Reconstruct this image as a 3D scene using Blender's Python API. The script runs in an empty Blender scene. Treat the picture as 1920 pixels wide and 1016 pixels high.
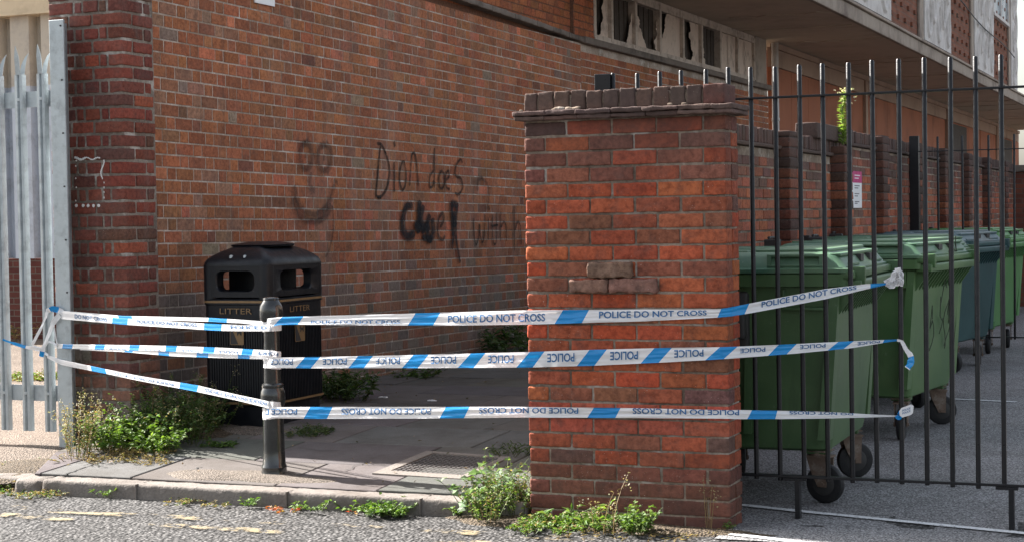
import bpy, math, random
import numpy as np
from mathutils import Vector, Matrix, noise as mnoise
rnd = random.Random(7)
S = bpy.context.scene
R_ = math.radians

# ------------------------------------------------------------------ camera, sky, sun
FPX, CAMH = 3250.0, 1.46
_up = np.array([-.017, 1, 96 / FPX]); _up /= np.linalg.norm(_up)
_yd = np.array([1345 / FPX, 119 / FPX, -1]); _yd -= _up * (_yd @ _up); _yd /= np.linalg.norm(_yd)
_xd = np.cross(_yd, _up)
MW = np.array([_xd, _yd, _up])
CP = np.array([0, 0, CAMH])
cam = bpy.data.cameras.new('camera'); cam.sensor_width = 36; cam.lens = 36 * FPX / 1920
cam.clip_start = .1; cam.clip_end = 2000
camo = bpy.data.objects.new('camera', cam); S.collection.objects.link(camo)
camo.matrix_world = Matrix([[*MW[0], 0], [*MW[1], 0], [*MW[2], CAMH], [0, 0, 0, 1]])
S.camera = camo
SUN_EL = 35.0
sun_to = Vector((-.9935 * math.cos(R_(SUN_EL)), .114 * math.cos(R_(SUN_EL)), math.sin(R_(SUN_EL))))
world = bpy.data.worlds.new('World'); S.world = world; world.use_nodes = True
wt = world.node_tree
sky = wt.nodes.new('ShaderNodeTexSky'); sky.sky_type = 'NISHITA'; sky.sun_disc = False
sky.sun_elevation = R_(SUN_EL); sky.sun_rotation = math.atan2(sun_to.x, sun_to.y)
sky.air_density = 1.2; sky.dust_density = 3.0; sky.ozone_density = 1.0
bg = wt.nodes['Background']; bg.inputs[1].default_value = .064
hs = wt.nodes.new('ShaderNodeHueSaturation'); hs.inputs['Saturation'].default_value = .45   # thin bright cloud whitens the sky
wt.links.new(sky.outputs[0], hs.inputs['Color']); wt.links.new(hs.outputs[0], bg.inputs[0])
sl = bpy.data.lights.new('sun', 'SUN'); sl.energy = 4.9; sl.angle = R_(.55); sl.color = (1, .95, .89)
so = bpy.data.objects.new('sun', sl); S.collection.objects.link(so)
so.rotation_euler = sun_to.to_track_quat('Z', 'Y').to_euler()
S.view_settings.view_transform = 'Standard'; S.view_settings.look = 'None'
S.view_settings.gamma = 1; S.view_settings.use_curve_mapping = False
S.view_settings.exposure = 2.25
S.cycles.max_bounces = 8; S.cycles.transparent_max_bounces = 12

def pray(u, v): return MW @ np.array([(u - 960) / FPX, (508 - v) / FPX, -1.])
def on(u, v, ax, val):
    r = pray(u, v); return Vector(CP + (val - CP[ax]) / r[ax] * r)
def PX(u, v, x): return on(u, v, 0, x)
def PY(u, v, y): return on(u, v, 1, y)
def PZ(u, v, z=0): return on(u, v, 2, z)

# ------------------------------------------------------------------ object helpers
def link(o, parent=None):
    S.collection.objects.link(o)
    if parent: o.parent = parent
    return o
def tag(o, label=None, cat=None, group=None, kind=None):
    if label: o['label'] = label
    if cat: o['category'] = cat
    if group: o['group'] = group
    if kind: o['kind'] = kind
    return o
def empty(name, loc=(0, 0, 0), rz=0):
    o = bpy.data.objects.new(name, None); o.location = loc; o.rotation_euler = (0, 0, rz)
    o.empty_display_size = .1
    return link(o)
class MB:
    def __init__(s): s.v = []; s.f = []; s.c = []; s.m = []; s.uv = {}
    def add(s, vs, fs, col=None, mi=0):
        b = len(s.v); s.v += [tuple(p) for p in vs]
        s.f += [tuple(i + b for i in f) for f in fs]; s.m += [mi] * len(fs)
        s.c += [col or (1, 1, 1)] * len(vs)
        return b
    def box(s, x0, x1, y0, y1, z0, z1, col=None, mi=0, c=0.0):
        if c <= 0:
            s.add([(x0, y0, z0), (x1, y0, z0), (x1, y1, z0), (x0, y1, z0), (x0, y0, z1), (x1, y0, z1), (x1, y1, z1), (x0, y1, z1)],
                  [(0, 3, 2, 1), (4, 5, 6, 7), (0, 1, 5, 4), (1, 2, 6, 5), (2, 3, 7, 6), (3, 0, 4, 7)], col, mi); return
        s.rbox(x0, x1, y0, y1, z0, z1, c, 0, (0, 0, 0), col, mi)
    def rbox(s, x0, x1, y0, y1, z0, z1, c, jit=0, seg=(0, 0, 0), col=None, mi=0):
        def ax(a, b, n): return [a, a + c * .35, a + c] + [a + c + (b - a - 2 * c) * (i + 1) / (n + 1) for i in range(n)] + [b - c, b - c * .35, b]
        A = [ax(x0, x1, seg[0]), ax(y0, y1, seg[1]), ax(z0, z1, seg[2])]
        n = [len(a) for a in A]; idx = {}; vs = []; fs = []
        off = Vector((rnd.random() * 50, rnd.random() * 50, rnd.random() * 50))
        def V(i, j, k):
            t = (i, j, k)
            if t in idx: return idx[t]
            p = Vector((A[0][i], A[1][j], A[2][k]))
            q = Vector((min(max(p.x, x0 + c), x1 - c), min(max(p.y, y0 + c), y1 - c), min(max(p.z, z0 + c), z1 - c)))
            d = p - q
            if d.length > 1e-9: p = q + d.normalized() * c
            if jit: p = p + mnoise.noise_vector((p + off) * 22) * jit + mnoise.noise_vector((p + off) * 60) * jit * .5
            idx[t] = len(vs); vs.append(p); return idx[t]
        for a in range(3):
            b, e = (a + 1) % 3, (a + 2) % 3
            for side in (0, n[a] - 1):
                for i in range(n[b] - 1):
                    for j in range(n[e] - 1):
                        q = []
                        for (di, dj) in ((0, 0), (1, 0), (1, 1), (0, 1)):
                            t = [0, 0, 0]; t[a] = side; t[b] = i + di; t[e] = j + dj; q.append(V(*t))
                        fs.append(tuple(q if side else q[::-1]))
        s.add(vs, fs, col, mi)
    def lathe(s, prof, cx, cy, n=24, col=None, mi=0, axis='z'):
        vs = []; fs = []
        for (r, z) in prof:
            for i in range(n):
                a = 2 * math.pi * i / n
                if axis == 'z': vs.append((cx + r * math.cos(a), cy + r * math.sin(a), z))
                else: vs.append((cx + z, r * math.cos(a), cy + r * math.sin(a)))
        for k in range(len(prof) - 1):
            for i in range(n):
                j = (i + 1) % n; fs.append((k * n + i, k * n + j, (k + 1) * n + j, (k + 1) * n + i))
        fs.append(tuple(range(n))[::-1]); fs.append(tuple((len(prof) - 1) * n + i for i in range(n)))
        s.add(vs, fs, col, mi)
    def tube(s, pts, r, n=6, col=None, mi=0):
        pts = [Vector(p) for p in pts]; rs = r if isinstance(r, (list, tuple)) else [r] * len(pts)
        vs = []; fs = []
        for k, p in enumerate(pts):
            d = (pts[min(k + 1, len(pts) - 1)] - pts[max(k - 1, 0)])
            if d.length < 1e-9: d = Vector((0, 0, 1))
            d.normalize(); a = d.orthogonal().normalized(); b = d.cross(a)
            for i in range(n):
                t = 2 * math.pi * i / n; vs.append(p + (a * math.cos(t) + b * math.sin(t)) * rs[k])
        for k in range(len(pts) - 1):
            for i in range(n):
                j = (i + 1) % n; fs.append((k * n + i, k * n + j, (k + 1) * n + j, (k + 1) * n + i))
        fs.append(tuple(range(n))[::-1]); fs.append(tuple((len(pts) - 1) * n + i for i in range(n)))
        s.add(vs, fs, col, mi)
    def loft(s, loops, col=None, mi=0, cap=True):
        n = len(loops[0]); vs = [p for l in loops for p in l]; fs = []
        for k in range(len(loops) - 1):
            for i in range(n):
                j = (i + 1) % n; fs.append((k * n + i, k * n + j, (k + 1) * n + j, (k + 1) * n + i))
        if cap: fs.append(tuple(range(n))[::-1]); fs.append(tuple((len(loops) - 1) * n + i for i in range(n)))
        s.add(vs, fs, col, mi)
    def build(s, name, mats, parent=None, smooth=False, auto=None):
        me = bpy.data.meshes.new(name); me.from_pydata(s.v, [], s.f)
        if not isinstance(mats, (list, tuple)): mats = [mats]
        for m in mats: me.materials.append(m)
        me.polygons.foreach_set('material_index', s.m)
        at = me.attributes.new('bc', 'FLOAT_COLOR', 'POINT')
        at.data.foreach_set('color', np.array([(*c, 1) for c in s.c], dtype=np.float32).ravel())
        if smooth: me.polygons.foreach_set('use_smooth', [True] * len(me.polygons))
        me.update()
        o = bpy.data.objects.new(name, me); link(o, parent)
        if auto:
            me.polygons.foreach_set('use_smooth', [True] * len(me.polygons))
            me.set_sharp_from_angle(angle=R_(auto))
        return o

# ------------------------------------------------------------------ material helpers
class NT:
    def __init__(s, name):
        s.m = bpy.data.materials.new(name); s.m.use_nodes = True; s.t = s.m.node_tree; s.b = s.t.nodes['Principled BSDF']
    def n(s, typ, **k):
        o = s.t.nodes.new(typ)
        for a, b in k.items():
            if a.startswith('_'): o.inputs[int(a[1:])].default_value = b
            else: setattr(o, a, b)
        return o
    def l(s, a, b): s.t.links.new(a, b)
    def co(s, scale=(1, 1, 1), src='Object', rot=(0, 0, 0)):
        tc = s.n('ShaderNodeTexCoord'); mp = s.n('ShaderNodeMapping'); mp.inputs['Scale'].default_value = scale
        mp.inputs['Rotation'].default_value = rot
        s.l(tc.outputs[src], mp.inputs[0]); return mp.outputs[0]
    def noise(s, sc, detail=4, co=None, rough=.55, dist=0):
        o = s.n('ShaderNodeTexNoise'); o.inputs['Scale'].default_value = sc; o.inputs['Detail'].default_value = detail
        o.inputs['Roughness'].default_value = rough; o.inputs['Distortion'].default_value = dist
        s.l(co if co is not None else s.co(), o.inputs['Vector']); return o.outputs[0]
    def ramp(s, fac, stops):
        o = s.n('ShaderNodeValToRGB'); e = o.color_ramp.elements
        while len(e) < len(stops): e.new(.5)
        for i, (p, c) in enumerate(stops):
            e[i].position = p; e[i].color = (*c, 1) if isinstance(c, (tuple, list)) else (c, c, c, 1)
        s.l(fac, o.inputs[0]); return o.outputs[0]
    def mix(s, fac, a, b, mode='MIX'):
        o = s.n('ShaderNodeMix', data_type='RGBA', blend_type=mode)
        for ix, v in ((0, fac), (6, a), (7, b)):
            sock = o.inputs[ix]
            if isinstance(v, (int, float)): sock.default_value = v if ix == 0 else (v, v, v, 1)
            elif isinstance(v, tuple): sock.default_value = (*v, 1)
            else: s.l(v, sock)
        return o.outputs[2]
    def math(s, op, a, b=None, clamp=False):
        o = s.n('ShaderNodeMath', operation=op, use_clamp=clamp)
        for i, v in enumerate((a, b)):
            if v is None: continue
            if isinstance(v, (int, float)): o.inputs[i].default_value = v
            else: s.l(v, o.inputs[i])
        return o.outputs[0]
    def attr(s, name='bc'): o = s.n('ShaderNodeAttribute', attribute_name=name); return o.outputs['Color']
    def bump(s, h, dist=.005, st=1.0):
        o = s.n('ShaderNodeBump'); o.inputs['Distance'].default_value = dist; o.inputs['Strength'].default_value = st
        s.l(h, o.inputs['Height']); s.l(o.outputs[0], s.b.inputs['Normal'])
    def out(s, col=None, rough=.8, metal=0, spec=.3):
        if col is not None:
            if isinstance(col, tuple): s.b.inputs['Base Color'].default_value = (*col, 1)
            else: s.l(col, s.b.inputs['Base Color'])
        if isinstance(rough, (int, float)): s.b.inputs['Roughness'].default_value = rough
        else: s.l(rough, s.b.inputs['Roughness'])
        s.b.inputs['Metallic'].default_value = metal; s.b.inputs['Specular IOR Level'].default_value = spec
        return s.m

def m_brick(name, bumpd=.004, stain=None, white=0.0, fine=45):
    t = NT(name); a = t.attr()
    n1 = t.noise(fine, 6, rough=.7); n2 = t.noise(11, 4, rough=.6, dist=.4); n3 = t.noise(1.4, 5, rough=.6)
    c = t.mix(t.ramp(n1, [(.32, 0.0), (.60, 1.0)]), t.mix(1.0, a, (.48, .44, .44), 'MULTIPLY'), a)
    c = t.mix(t.ramp(n2, [(.52, 0.0), (.72, .75)]), c, t.mix(.5, c, (.075, .06, .055)))
    if stain: c = stain(t, c, n1, n2, n3)
    if white:
        w = t.noise(150, 3, rough=.5); w2 = t.noise(3.0, 3)
        f = t.math('MULTIPLY', t.ramp(w, [(.70, 0.0), (.73, 1.0)]), t.ramp(w2, [(.45, 0.0), (.6, white)]))
        c = t.mix(f, c, (.55, .5, .45))
    h = t.math('ADD', t.math('MULTIPLY', n1, .7), t.math('MULTIPLY', n2, .6))
    t.bump(h, bumpd, .9)
    return t.out(c, .88, 0, .25)
def wall_stain(t, c, n1, n2, n3):
    sep = t.n('ShaderNodeSeparateXYZ'); t.l(t.co(), sep.inputs[0]); z = sep.outputs[2]
    # green-grey damp low down on the wall, edge broken by noise
    damp = t.math('SUBTRACT', 1.32, t.math('ADD', t.math('MULTIPLY', z, .85), t.math('MULTIPLY', n3, .5)), True)
    c = t.mix(t.math('MULTIPLY', damp, .95, True), c, t.mix(.55, c, (.14, .125, .105)))
    drip = t.noise(1.0, 5, t.co((1, 2.2, .5)), rough=.65)
    c = t.mix(t.ramp(drip, [(.50, 0.0), (.66, .65)]), c, t.mix(.5, c, (.24, .195, .175)))
    drip2 = t.noise(1.0, 5, t.co((1, 5.5, .28)), rough=.7)
    return t.mix(t.ramp(drip2, [(.55, 0.0), (.70, .75)]), c, t.mix(.55, c, (.06, .045, .04)))
def pillar_stain(t, c, n1, n2, n3):
    sep = t.n('ShaderNodeSeparateXYZ'); t.l(t.co(), sep.inputs[0]); z = sep.outputs[2]
    soot = t.math('MULTIPLY', t.math('SUBTRACT', t.math('ADD', z, t.math('MULTIPLY', n3, 1.1)), 2.12), 2.2, True)
    c = t.mix(t.math('MULTIPLY', soot, .75), c, (.055, .04, .036))
    c = t.mix(t.ramp(t.noise(3.2, 6, rough=.75), [(.54, 0.0), (.66, .5)]), c, t.mix(.5, c, (.07, .045, .04)))
    low = t.math('MULTIPLY', t.math('SUBTRACT', t.math('ADD', .42, t.math('MULTIPLY', n3, .25)), z), 2.2, True)
    return t.mix(t.math('MULTIPLY', low, .45), c, (.075, .05, .04))
M = {}
M['brick_wall'] = m_brick('weathered_wall_brick', .003, wall_stain, .4)
M['brick_pillar'] = m_brick('orange_pillar_brick', .009, pillar_stain, .9, 38)
M['brick_quoin'] = m_brick('dark_red_brick', .006, wall_stain, .6)
M['brick_yard'] = m_brick('yard_wall_brick', .005, pillar_stain, .7)
M['brick_plain'] = m_brick('building_brick', .003)
def m_mortar(name, col, dark, efflo=.0):
    t = NT(name); n1 = t.noise(60, 5); n3 = t.noise(2.2, 5, rough=.7)
    c = t.mix(t.ramp(n3, [(.4, 0.0), (.6, 1.0)]), dark, col)
    c = t.mix(t.ramp(n1, [(.3, 0.0), (.7, 1.0)]), t.mix(1., c, (.6, .6, .6), 'MULTIPLY'), c)
    if efflo: c = t.mix(t.ramp(t.noise(4.5, 4, rough=.7), [(.55, 0.0), (.66, efflo)]), c, (.6, .57, .53))
    t.bump(n1, .006, .8); return t.out(c, .95, 0, .15)
M['mortar_wall'] = m_mortar('pale_mortar', (.56, .46, .39), (.34, .265, .21), .7)
M['mortar_pillar'] = m_mortar('grey_mortar', (.33, .26, .205), (.14, .105, .082), .35)
M['mortar_quoin'] = m_mortar('lime_mortar', (.31, .265, .225), (.19, .155, .13), .6)

def m_simple(name, col, rough=.6, metal=0, var=.25, sc=8, bump=0, bsc=60, spec=.4, dirt=None, dsc=3):
    t = NT(name); n = t.noise(sc, 5, rough=.65)
    c = t.mix(n, tuple(x * (1 - var) for x in col), tuple(min(1, x * (1 + var)) for x in col))
    if dirt: c = t.mix(t.ramp(t.noise(dsc, 6, rough=.7), [(.48, 0.0), (.68, .8)]), c, dirt)
    if bump: t.bump(t.noise(bsc, 4), bump, .8)
    r = t.ramp(t.noise(sc * 1.7, 4), [(.3, max(0, rough - .12)), (.7, min(1, rough + .12))])
    return t.out(c, r, metal, spec)
M['galv'] = m_simple('galvanised_steel', (.40, .44, .46), .5, .55, .16, 14, .0006, 90, .5, (.25, .27, .28), 9)
M['black_metal'] = m_simple('black_painted_steel', (.010, .010, .012), .38, 0, .3, 20, .0008, 120, .28)
M['rust_metal'] = m_simple('rusty_steel', (.15, .105, .08), .7, .3, .4, 30, .001, 120, .4, (.32, .28, .24), 12)
M['rubber'] = m_simple('black_rubber', (.014, .014, .016), .6, 0, .3, 20, .001, 100, .35, (.04, .037, .035), 6)
M['hub'] = m_simple('wheel_hub_grey', (.035, .034, .034), .6)
M['concrete'] = m_simple('stained_concrete', (.34, .285, .24), .9, 0, .25, 5, .003, 50, .2, (.13, .1, .085), 1.3)
M['coping'] = m_simple('dirty_coping_stone', (.17, .14, .12), .92, 0, .35, 6, .005, 40, .2, (.05, .043, .038), 2.5)
M['soffit'] = m_simple('grey_brown_soffit', (.49, .395, .31), .9, 0, .10, 2.5, .002, 60, .2, (.36, .29, .235), 1.1)
M['panel_conc'] = m_simple('pale_precast_panel', (.60, .57, .55), .85, 0, .12, 5, .003, 40, .25, (.36, .33, .31), 2)
M['timber'] = m_simple('weathered_pale_frame', (.48, .40, .34), .75, 0, .2, 9, .002, 70, .3, (.13, .1, .085), 5)
M['board_pale'] = m_simple('peeling_pale_board', (.58, .47, .395), .8, 0, .15, 4, .001, 50, .3, (.2, .155, .13), 4)
M['board_dark'] = m_simple('dark_exposed_slats', (.055, .043, .036), .8, 0, .35, 12, .002, 60, .3)
M['cream'] = m_simple('cream_paint', (.55, .45, .31), .7, 0, .1, 2, .0008, 40, .3, (.36, .28, .19), 2.2)
M['cream_panel'] = m_simple('cream_profiled_sheet', (.42, .375, .31), .55, 0, .15, 3, 0, 40, .4, (.24, .22, .2), 3)
M['blue_panel'] = m_simple('pale_blue_sheet', (.40, .45, .52), .5, 0, .12, 3, 0, 40, .4, (.22, .24, .27), 3)
M['white_wall'] = m_simple('white_render', (.75, .78, .80), .8, 0, .05, 2)
M['glass'] = m_simple('window_glass', (.3, .36, .4), .1, 0, .1, 1, 0, 40, .8)
M['plastic_white'] = m_simple('white_sign_plate', (.75, .76, .78), .4, 0, .05)
M['gold'] = m_simple('gold_lettering', (.21, .13, .06), .45, 0, .2, 30)
M['litter_black'] = m_simple('black_litter_bin_plastic', (.006, .007, .010), .4, 0, .3, 14, .0008, 60, .32, (.012, .013, .017), 5)
M['magenta'] = m_simple('magenta_print', (.45, .02, .15), .5)
M['ink'] = m_simple('grey_ink', (.12, .12, .14), .6)
M['white_paint'] = m_simple('white_paint_drips', (.72, .70, .68), .6, 0, .06)

def m_bin(name, col, fade):
    t = NT(name); n = t.noise(2.2, 5, rough=.6); n2 = t.noise(1.0, 6, t.co((9, 9, 1.2)), rough=.7)
    c = t.mix(t.ramp(n, [(.35, 0.0), (.7, 1.0)]), col, fade)
    c = t.mix(t.ramp(n2, [(.56, 0.0), (.72, .5)]), c, tuple(x * .55 for x in col))
    c = t.mix(t.ramp(t.noise(30, 5, rough=.8), [(.62, 0.0), (.75, .45)]), c, (.24, .27, .22))
    t.bump(t.noise(3, 3), .004, .4)
    return t.out(c, t.ramp(n, [(.3, .4), (.7, .58)]), 0, .45)
M['bin_green'] = m_bin('green_bin_plastic', (.035, .086, .030), (.070, .130, .052))
M['bin_lid'] = m_bin('faded_green_lid_plastic', (.045, .125, .08), (.14, .21, .11))
M['scrawl'] = m_simple('faded_marker', (.045, .06, .04), .7)
M['bin_green2'] = m_bin('mid_green_bin_plastic', (.038, .100, .032), (.082, .148, .056))
M['bin_green3'] = m_bin('bright_green_bin_plastic', (.065, .19, .055), (.10, .24, .085))
M['bin_blue'] = m_bin('blue_bin_plastic', (.015, .052, .055), (.028, .076, .078))
M['bin_blue_lid'] = m_bin('faded_blue_lid_plastic', (.06, .125, .15), (.17, .185, .18))

# bollard paint
t = NT('chipped_black_gloss'); n = t.noise(26, 6, t.co((1, 1, .35)), rough=.75)
c = t.mix(t.ramp(n, [(.66, 0.0), (.69, 1.0)]), (.013, .015, .016), (.25, .22, .2))
t.bump(t.noise(30, 4), .0015, .6); M['bollard'] = t.out(c, t.ramp(t.noise(12, 4), [(.3, .08), (.7, .26)]), 0, .75)

# asphalt of the road (coarse chippings) and of the yard
def m_asphalt(name, base, chip, sc, b, spk=0.):
    t = NT(name); co = t.co()
    v = t.n('ShaderNodeTexVoronoi'); v.inputs['Scale'].default_value = sc; t.l(co, v.inputs['Vector'])
    v2 = t.n('ShaderNodeTexVoronoi'); v2.inputs['Scale'].default_value = sc * 2.3; t.l(co, v2.inputs['Vector'])
    bw = t.n('ShaderNodeRGBToBW'); t.l(v.outputs['Color'], bw.inputs[0])
    c = t.mix(t.ramp(bw.outputs[0], [(.2, 0.0), (.85, 1.0)]), base, chip)
    c = t.mix(t.ramp(v.outputs['Distance'], [(.35, 0.0), (.62, .85)]), c, tuple(x * .3 for x in base))
    c = t.mix(t.ramp(t.noise(1.6, 6, rough=.7), [(.4, 0.0), (.68, .6)]), c, t.mix(1., c, (.55, .52, .5), 'MULTIPLY'))
    if spk:
        bw2 = t.n('ShaderNodeRGBToBW'); t.l(v2.outputs['Color'], bw2.inputs[0])
        f = t.math('MULTIPLY', t.ramp(bw2.outputs[0], [(.80, 0.0), (.84, 1.0)]), t.ramp(t.noise(2.5, 4), [(.4, .15), (.62, spk)]))
        c = t.mix(f, c, (.5, .5, .5))
    h = t.math('SUBTRACT', 1, v.outputs['Distance'])
    t.bump(h, b, 1.0); return t.out(c, .85, 0, .3)
M['road'] = m_asphalt('chipped_asphalt', (.038, .037, .037), (.165, .160, .157), 50, .014)
M['yard'] = m_asphalt('grey_yard_asphalt', (.235, .233, .238), (.41, .405, .41), 90, .004, .9)
t = NT('worn_yellow_paint'); n = t.noise(9, 6, rough=.75)
tr = t.n('ShaderNodeBsdfTransparent'); mx = t.n('ShaderNodeMixShader'); n_b = t.noise(2.6, 4)
f = t.math('MULTIPLY', t.ramp(n, [(.47, 0.0), (.53, 1.0)]), t.math('MULTIPLY', t.ramp(n_b, [(.50, 0.0), (.56, 1.0)]), .72))
t.out(t.mix(t.noise(30, 3), (.26, .20, .11), (.32, .265, .165)), .85)
t.l(f, mx.inputs[0]); t.l(tr.outputs[0], mx.inputs[1]); t.l(t.b.outputs[0], mx.inputs[2])
t.l(mx.outputs[0], t.t.nodes['Material Output'].inputs[0]); M['yellow'] = t.m
t = NT('worn_white_paint'); n = t.noise(40, 6, rough=.8)
tr = t.n('ShaderNodeBsdfTransparent'); mx = t.n('ShaderNodeMixShader'); t.out((.62, .63, .64), .85)
t.l(t.ramp(n, [(.36, 0.0), (.46, 1.0)]), mx.inputs[0]); t.l(tr.outputs[0], mx.inputs[1]); t.l(t.b.outputs[0], mx.inputs[2])
t.l(mx.outputs[0], t.t.nodes['Material Output'].inputs[0]); M['whiteline'] = t.m
# paving
t = NT('worn_paving'); a = t.attr(); n1 = t.noise(120, 4, rough=.7); n2 = t.noise(3, 6, rough=.7)
c = t.mix(t.ramp(n1, [(.3, 0.0), (.7, 1.0)]), t.mix(1., a, (.68, .67, .66), 'MULTIPLY'), a)
c = t.mix(t.ramp(n2, [(.42, 0.0), (.66, .7)]), c, t.mix(1., c, (.62, .58, .54), 'MULTIPLY'))
t.bump(n1, .002, .8); M['paving'] = t.out(c, .9, 0, .2)
M['kerb'] = m_simple('worn_kerb_stone', (.178, .158, .142), .9, 0, .35, 60, .006, 70, .25, (.10, .082, .07), 3)
M['rubble'] = m_asphalt('crumbly_concrete', (.17, .138, .11), (.26, .22, .185), 120, .006)
M['gravel'] = m_asphalt('tan_gravel', (.17, .13, .10), (.29, .235, .19), 85, .008)
M['soil'] = m_asphalt('dry_soil', (.10, .072, .045), (.17, .13, .085), 80, .01)
M['iron'] = m_simple('cast_iron_cover', (.085, .078, .075), .65, .2, .25, 20, .001, 80, .4)
M['tape_ink'] = m_simple('blue_tape_ink', (.02, .11, .27), .4)
def m_tape(name, col, col2):
    t = NT(name); co = t.co((1, 1, 1), 'UV'); n = t.noise(1, 5, t.co((2.2, 9, 1), 'UV'), rough=.6)
    t.bump(n, .006, .9); t.out(t.mix(n, col, col2), .22, 0, .6)
    tl = t.n('ShaderNodeBsdfTranslucent'); tl.inputs[0].default_value = (*col2, 1)
    mx = t.n('ShaderNodeMixShader'); mx.inputs[0].default_value = .22
    t.l(t.b.outputs[0], mx.inputs[1]); t.l(tl.outputs[0], mx.inputs[2]); t.l(mx.outputs[0], t.t.nodes['Material Output'].inputs[0])
    return t.m
M['tape_white'] = m_tape('white_tape', (.72, .72, .74), (.84, .84, .85))
M['tape_blue'] = m_tape('blue_tape', (.004, .22, .58), (.008, .29, .68))
# leaves
def m_leaf(name):
    t = NT(name); a = t.attr(); n = t.noise(60, 3)
    c = t.mix(n, t.mix(1., a, (.7, .7, .7), 'MULTIPLY'), a); t.out(c, .55, 0, .35)
    tl = t.n('ShaderNodeBsdfTranslucent'); t.l(t.mix(1., c, (1.3, 1.35, .8), 'MULTIPLY'), tl.inputs[0])
    mx = t.n('ShaderNodeMixShader'); mx.inputs[0].default_value = .35
    t.l(t.b.outputs[0], mx.inputs[1]); t.l(tl.outputs[0], mx.inputs[2]); t.l(mx.outputs[0], t.t.nodes['Material Output'].inputs[0])
    return t.m
M['leaf'] = m_leaf('leaf')
# graffiti: spray with soft edge along the stroke (UV v across)
def m_spray(name, col, dens):
    t = NT(name); uv = t.n('ShaderNodeTexCoord'); sp = t.n('ShaderNodeSeparateXYZ'); t.l(uv.outputs['UV'], sp.inputs[0])
    d = t.math('ABSOLUTE', t.math('SUBTRACT', t.math('MULTIPLY', sp.outputs[1], 2), 1))
    e = t.math('SUBTRACT', 1, d, True)
    g = t.math('MULTIPLY', t.ramp(e, [(0.0, 0.0), (.55, 1.0)]), t.ramp(t.noise(25, 5, rough=.7), [(.25, .45), (.6, 1.0)]))
    g = t.math('MULTIPLY', g, dens)
    tr = t.n('ShaderNodeBsdfTransparent'); mx = t.n('ShaderNodeMixShader'); t.out(col, .8)
    t.l(g, mx.inputs[0]); t.l(tr.outputs[0], mx.inputs[1]); t.l(t.b.outputs[0], mx.inputs[2])
    t.l(mx.outputs[0], t.t.nodes['Material Output'].inputs[0]); return t.m
M['spray'] = m_spray('black_spray_paint', (.018, .012, .010), .8)
M['spray_faint'] = m_spray('faded_spray_paint', (.022, .018, .018), .5)
M['spray_heavy'] = m_spray('heavy_spray_paint', (.010, .011, .014), .95)
# profiled red-brown hoarding and brick-textured upper panels
def m_boards(name, c1, c2):
    t = NT(name); n = t.noise(1, 6, t.co((1, 1.5, .25)), rough=.7)
    c = t.mix(n, c1, c2); c = t.mix(t.ramp(t.noise(1.2, 5), [(.5, 0.0), (.7, .6)]), c, tuple(x * .6 for x in c1)); return t.out(c, .8)
M['hoarding'] = m_boards('red_brown_hoarding', (.25, .085, .042), (.36, .125, .06))
M['hoarding_top'] = m_boards('brown_fascia_board', (.26, .165, .12), (.38, .26, .19))
def m_btex(name, c1, c2, mort, bw=.225, rh=.075, rot=None):
    t = NT(name); tc = t.n('ShaderNodeTexCoord'); sp = t.n('ShaderNodeSeparateXYZ'); cb = t.n('ShaderNodeCombineXYZ')
    t.l(tc.outputs['Object'], sp.inputs[0]); t.l(sp.outputs[rot if rot is not None else 1], cb.inputs[0]); t.l(sp.outputs[2], cb.inputs[1])
    b = t.n('ShaderNodeTexBrick'); t.l(cb.outputs[0], b.inputs['Vector']); b.inputs['Scale'].default_value = 1
    b.inputs['Brick Width'].default_value = bw; b.inputs['Row Height'].default_value = rh; b.inputs['Mortar Size'].default_value = .006
    b.inputs['Color1'].default_value = (*c1, 1); b.inputs['Color2'].default_value = (*c2, 1); b.inputs['Mortar'].default_value = (*mort, 1)
    c = t.mix(t.noise(9, 5), t.mix(1., b.outputs[0], (.6, .6, .6), 'MULTIPLY'), b.outputs[0])
    t.bump(b.outputs['Fac'], -.004, .8); return t.out(c, .9, 0, .2)
M['btex_upper'] = m_btex('upper_floor_brick', (.30, .12, .075), (.21, .085, .055), (.2, .15, .12))
M['btex_dark'] = m_btex('plinth_brick', (.10, .035, .03), (.14, .05, .04), (.16, .13, .11), rot=0)
M['btex_end'] = m_btex('end_wall_brick', (.24, .08, .05), (.15, .055, .04), (.13, .1, .08), rot=0)

# ------------------------------------------------------------------ bricks
def cvar(base, v=.18):
    k = 1 + rnd.uniform(-v, v); return tuple(max(.005, c * k * (1 + rnd.uniform(-.07, .07))) for c in base)
def pick(pal):
    r = rnd.random() * sum(w for w, _ in pal)
    for w, c in pal:
        r -= w
        if r <= 0: return cvar(c)
    return cvar(pal[-1][1])
def face_brick(mb, O, U, N, u0, u1, z0, z1, c, col, shear=0, dep=.014, jit=.002):
    """one brick face: a pillow-edged panel standing proud of the mortar. O origin, U along, N outwards."""
    us = [u0, u0 + c, u1 - c, u1]; zs = [z0, z0 + c, z1 - c, z1]; vs = []; pr = rnd.uniform(-jit, jit)
    tl = rnd.uniform(-jit, jit) * .5
    for j, z in enumerate(zs):
        for i, u in enumerate(us):
            edge = (i in (0, 3)) or (j in (0, 3))
            d = -dep if edge else pr + tl * (i - 1.5)
            uu = u + rnd.uniform(-.001, .001); zz = z + rnd.uniform(-.0012, .0012)
            p = O + U * uu + N * d; vs.append((p.x, p.y, p.z + zz - shear * uu))
    fs = [(j * 4 + i, j * 4 + i + 1, j * 4 + i + 5, j * 4 + i + 4) for j in range(3) for i in range(3)]
    mb.add(vs, fs, col)
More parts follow.
